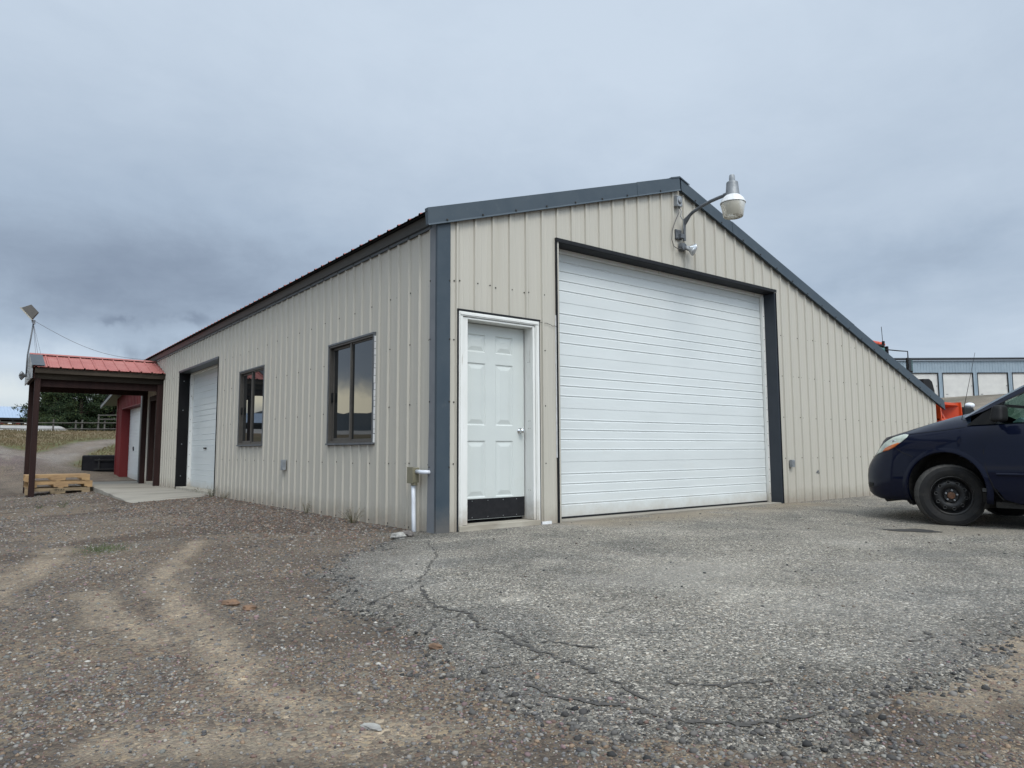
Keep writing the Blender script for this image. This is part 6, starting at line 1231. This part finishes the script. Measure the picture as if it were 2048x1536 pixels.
patch('fog_light_grille', [(.085, .315), (.085, .37), (.13, .385), (.21, .375), (.20, .345), (.15, .325)], M['black'], .009, 4)
g = MB(); 
for z in (.335, .355): g.tube([onbody(u, z, .006) for u in np.linspace(.09, .20, 6)], .004, 5)
g.build('grille_bar', M['rim'], van)
g = MB(); rows_ = []
for z, l in ((.495, .001), (.500, .011), (.515, .013), (.525, .002)): rows_.append([onbody(u, z, l) for u in np.linspace(1.54, 2.6, 20)])
g.sheet(rows_); g.build('side_moulding', M['paint'], van, smooth=True)
def seam(name, pts, r=.0035):
    g = MB(); out = []
    for (a, b), (c, d) in zip(pts[:-1], pts[1:]):
        for i in range(5): out.append(onbody(a + (c - a) * i / 5, b + (d - b) * i / 5, .0005))
    out.append(onbody(*pts[-1], .0005)); g.tube(out, r, 5); g.build(name, M['black'], van)
seam('bumper_gap', [(.50, .80), (.54, .765), (.60, .735), (.66, .71), (.70, .69)], .0028)
seam('bonnet_gap', [(.62, .945), (.80, .965), (1.0, .985), (1.24, 1.015)], .003)
g = MB(); g.prism([(1.255, 1.035), (1.41, 1.165), (1.54, 1.235), (1.54, 1.045)], lambda p, q, t: W3(p, .885 + t - .03 * (q - 1.03) / .15, q), 0, .012); g.build('mirror_sail', M['black'], van)
# mirror
mb2 = bpy.data.meshes.new('mirror'); b2 = bmesh.new(); bmesh.ops.create_cube(b2, size=1)
for v in b2.verts: v.co = Vector((v.co.x * .20, v.co.y * .13, v.co.z * .175))
bmesh.ops.bevel(b2, geom=b2.edges[:], offset=.048, segments=4, affect='EDGES', profile=.6)
for v in b2.verts: v.co.y *= 1 - .25 * (v.co.z + .09) / .18; v.co.x += .03 * v.co.z / .09
b2.to_mesh(mb2); b2.free(); mb2.polygons.foreach_set('use_smooth', [True] * len(mb2.polygons)); mb2.materials.append(M['black']); mo = bpy.data.objects.new('mirror', mb2); C.objects.link(mo); mo.parent = van; mo.location = Vector(W3(1.63, 1.07, 1.145)) - world_loc(van)
g = MB(); g.tube([W3(1.56, .86, 1.09), W3(1.58, 1.0, 1.095)], .03, 8); g.build('mirror_stalk', M['black'], mo, smooth=True)
mo2 = copy_tree(mo, van); mo2.location = Vector(W3(1.60, -1.07, 1.145)) - world_loc(van)
for c_ in mo2.children: c_.scale.x = -1
g = MB(); g.tube([W3(1.15, .74, 1.09), W3(1.33, .74, 1.85)], [.0035, .0018], 5); g.build('antenna', M['black'], van)
g = MB(); g.tube([W3(2.1, -.5, .9), W3(2.1, .0, .9)], .01, 4); g.prism([(1.50, 1.03), (1.62, 1.12), (1.72, 1.05)], lambda p, q, t: W3(p, t, q), .30, .45); g.build('dashboard_reflection', M['lampwhite'], van)  # white solid standing in for a pale reflection at the dashboard
# wheels
def wheel(u, s, steer):
    w = bpy.data.objects.new('wheel', None); C.objects.link(w); w.parent = van; w.location = Vector(W3(u, s * .86, Hf(5.0, YF - u) + .340)) - world_loc(van)
    rot = Matrix.Rotation(steer, 4, 'Z') @ Matrix.Rotation(R(90 if s > 0 else -90), 4, 'Y') @ Matrix.Rotation(pi, 4, 'X')
    off = world_loc(w); mt = Matrix.Translation(off) @ rot          # local +z points outwards
    g = MB(); seg_ = 120; prof = [(.215, -.075), (.235, -.10), (.28, -.112), (.32, -.103), (.338, -.085)] + [(.343, z) for z in (-.07, -.05, -.045, -.02, -.015, .015, .02, .045, .05, .07)] + [(.338, .085), (.322, .102), (.30, .110), (.285, .112), (.282, .114), (.262, .112), (.235, .103), (.213, .092), (.205, .080)]
    vs = []
    for i, (r, z) in enumerate(prof):
        for k in range(seg_):
            rr_ = r
            if 4 <= i <= 15:
                ph = (k + (3 if z > 0 else 0) + int(8 * abs(z) / .07)) % 4
                if ph == 0: rr_ -= .008
                if i in (6, 7, 8, 9, 10, 11) and i in (7, 10): rr_ -= .006
            vs.append(mt @ Vector((rr_ * cos(2 * pi * k / seg_), rr_ * sin(2 * pi * k / seg_), z)))
    fs = [(i * seg_ + k, i * seg_ + (k + 1) % seg_, (i + 1) * seg_ + (k + 1) % seg_, (i + 1) * seg_ + k) for i in range(len(prof) - 1) for k in range(seg_)]
    g.add(vs, fs); g.m = [1 if 3 <= i // seg_ <= 15 else 0 for i in range(len(fs))]; g.build('tyre', [M['tyre'], M['tread']], w, autosmooth=35)
    g = MB(); g.lathe([(.208, .098), (.212, .094), (.206, .086), (.196, .080), (.190, .05), (.180, .035), (.168, .045), (.150, .060), (.125, .066), (.10, .060), (.085, .050), (.078, .045), (.070, .058), (.0, .058)], mt, 48); g.lathe([(.2095, .0985), (.2135, .0945)], mt, 48, 1)
    g.lathe([(.19, .05), (.19, -.09), (.0, -.09)], mt, 32); g.build('rim', [M['rim'], M['rimedge']], w, autosmooth=40)
    for k in range(10):
        a = 2 * pi * k / 10 + .15; hm = mt @ Matrix.Translation((.146 * cos(a), .146 * sin(a), .064)) @ Matrix.Rotation(a, 4, 'Z') @ Matrix.Rotation(R(16), 4, 'Y')
        h = MB(); h.lathe([(.0, .0008), (.014, .0008), (.0145, .003), (.018, .0045), (.0205, .001)], hm, 16); h.m = [0 if i < 16 else 1 for i in range(len(h.m))]; ho = h.build('vent_hole', [M['void'], M['rimedge']], w)
    g = MB(); g.lathe([(.040, .055), (.040, .072), (.034, .080), (.022, .082), (.020, .078), (.0, .079)], mt, 24); g.build('hub', M['rust'], w, autosmooth=40)
    for k in range(5):
        a = 2 * pi * k / 5 + .5; g = MB(); g.lathe([(.0125, .056), (.0125, .078), (.009, .083), (.0, .084)], mt @ Matrix.Translation((.057 * cos(a), .057 * sin(a), 0)), 6); g.build('lug_nut', M['galv'], w)
    return w
wheel(AX[0], 1, R(32)); wheel(AX[0], -1, R(32)); wheel(AX[1], 1, 0); wheel(AX[1], -1, 0)
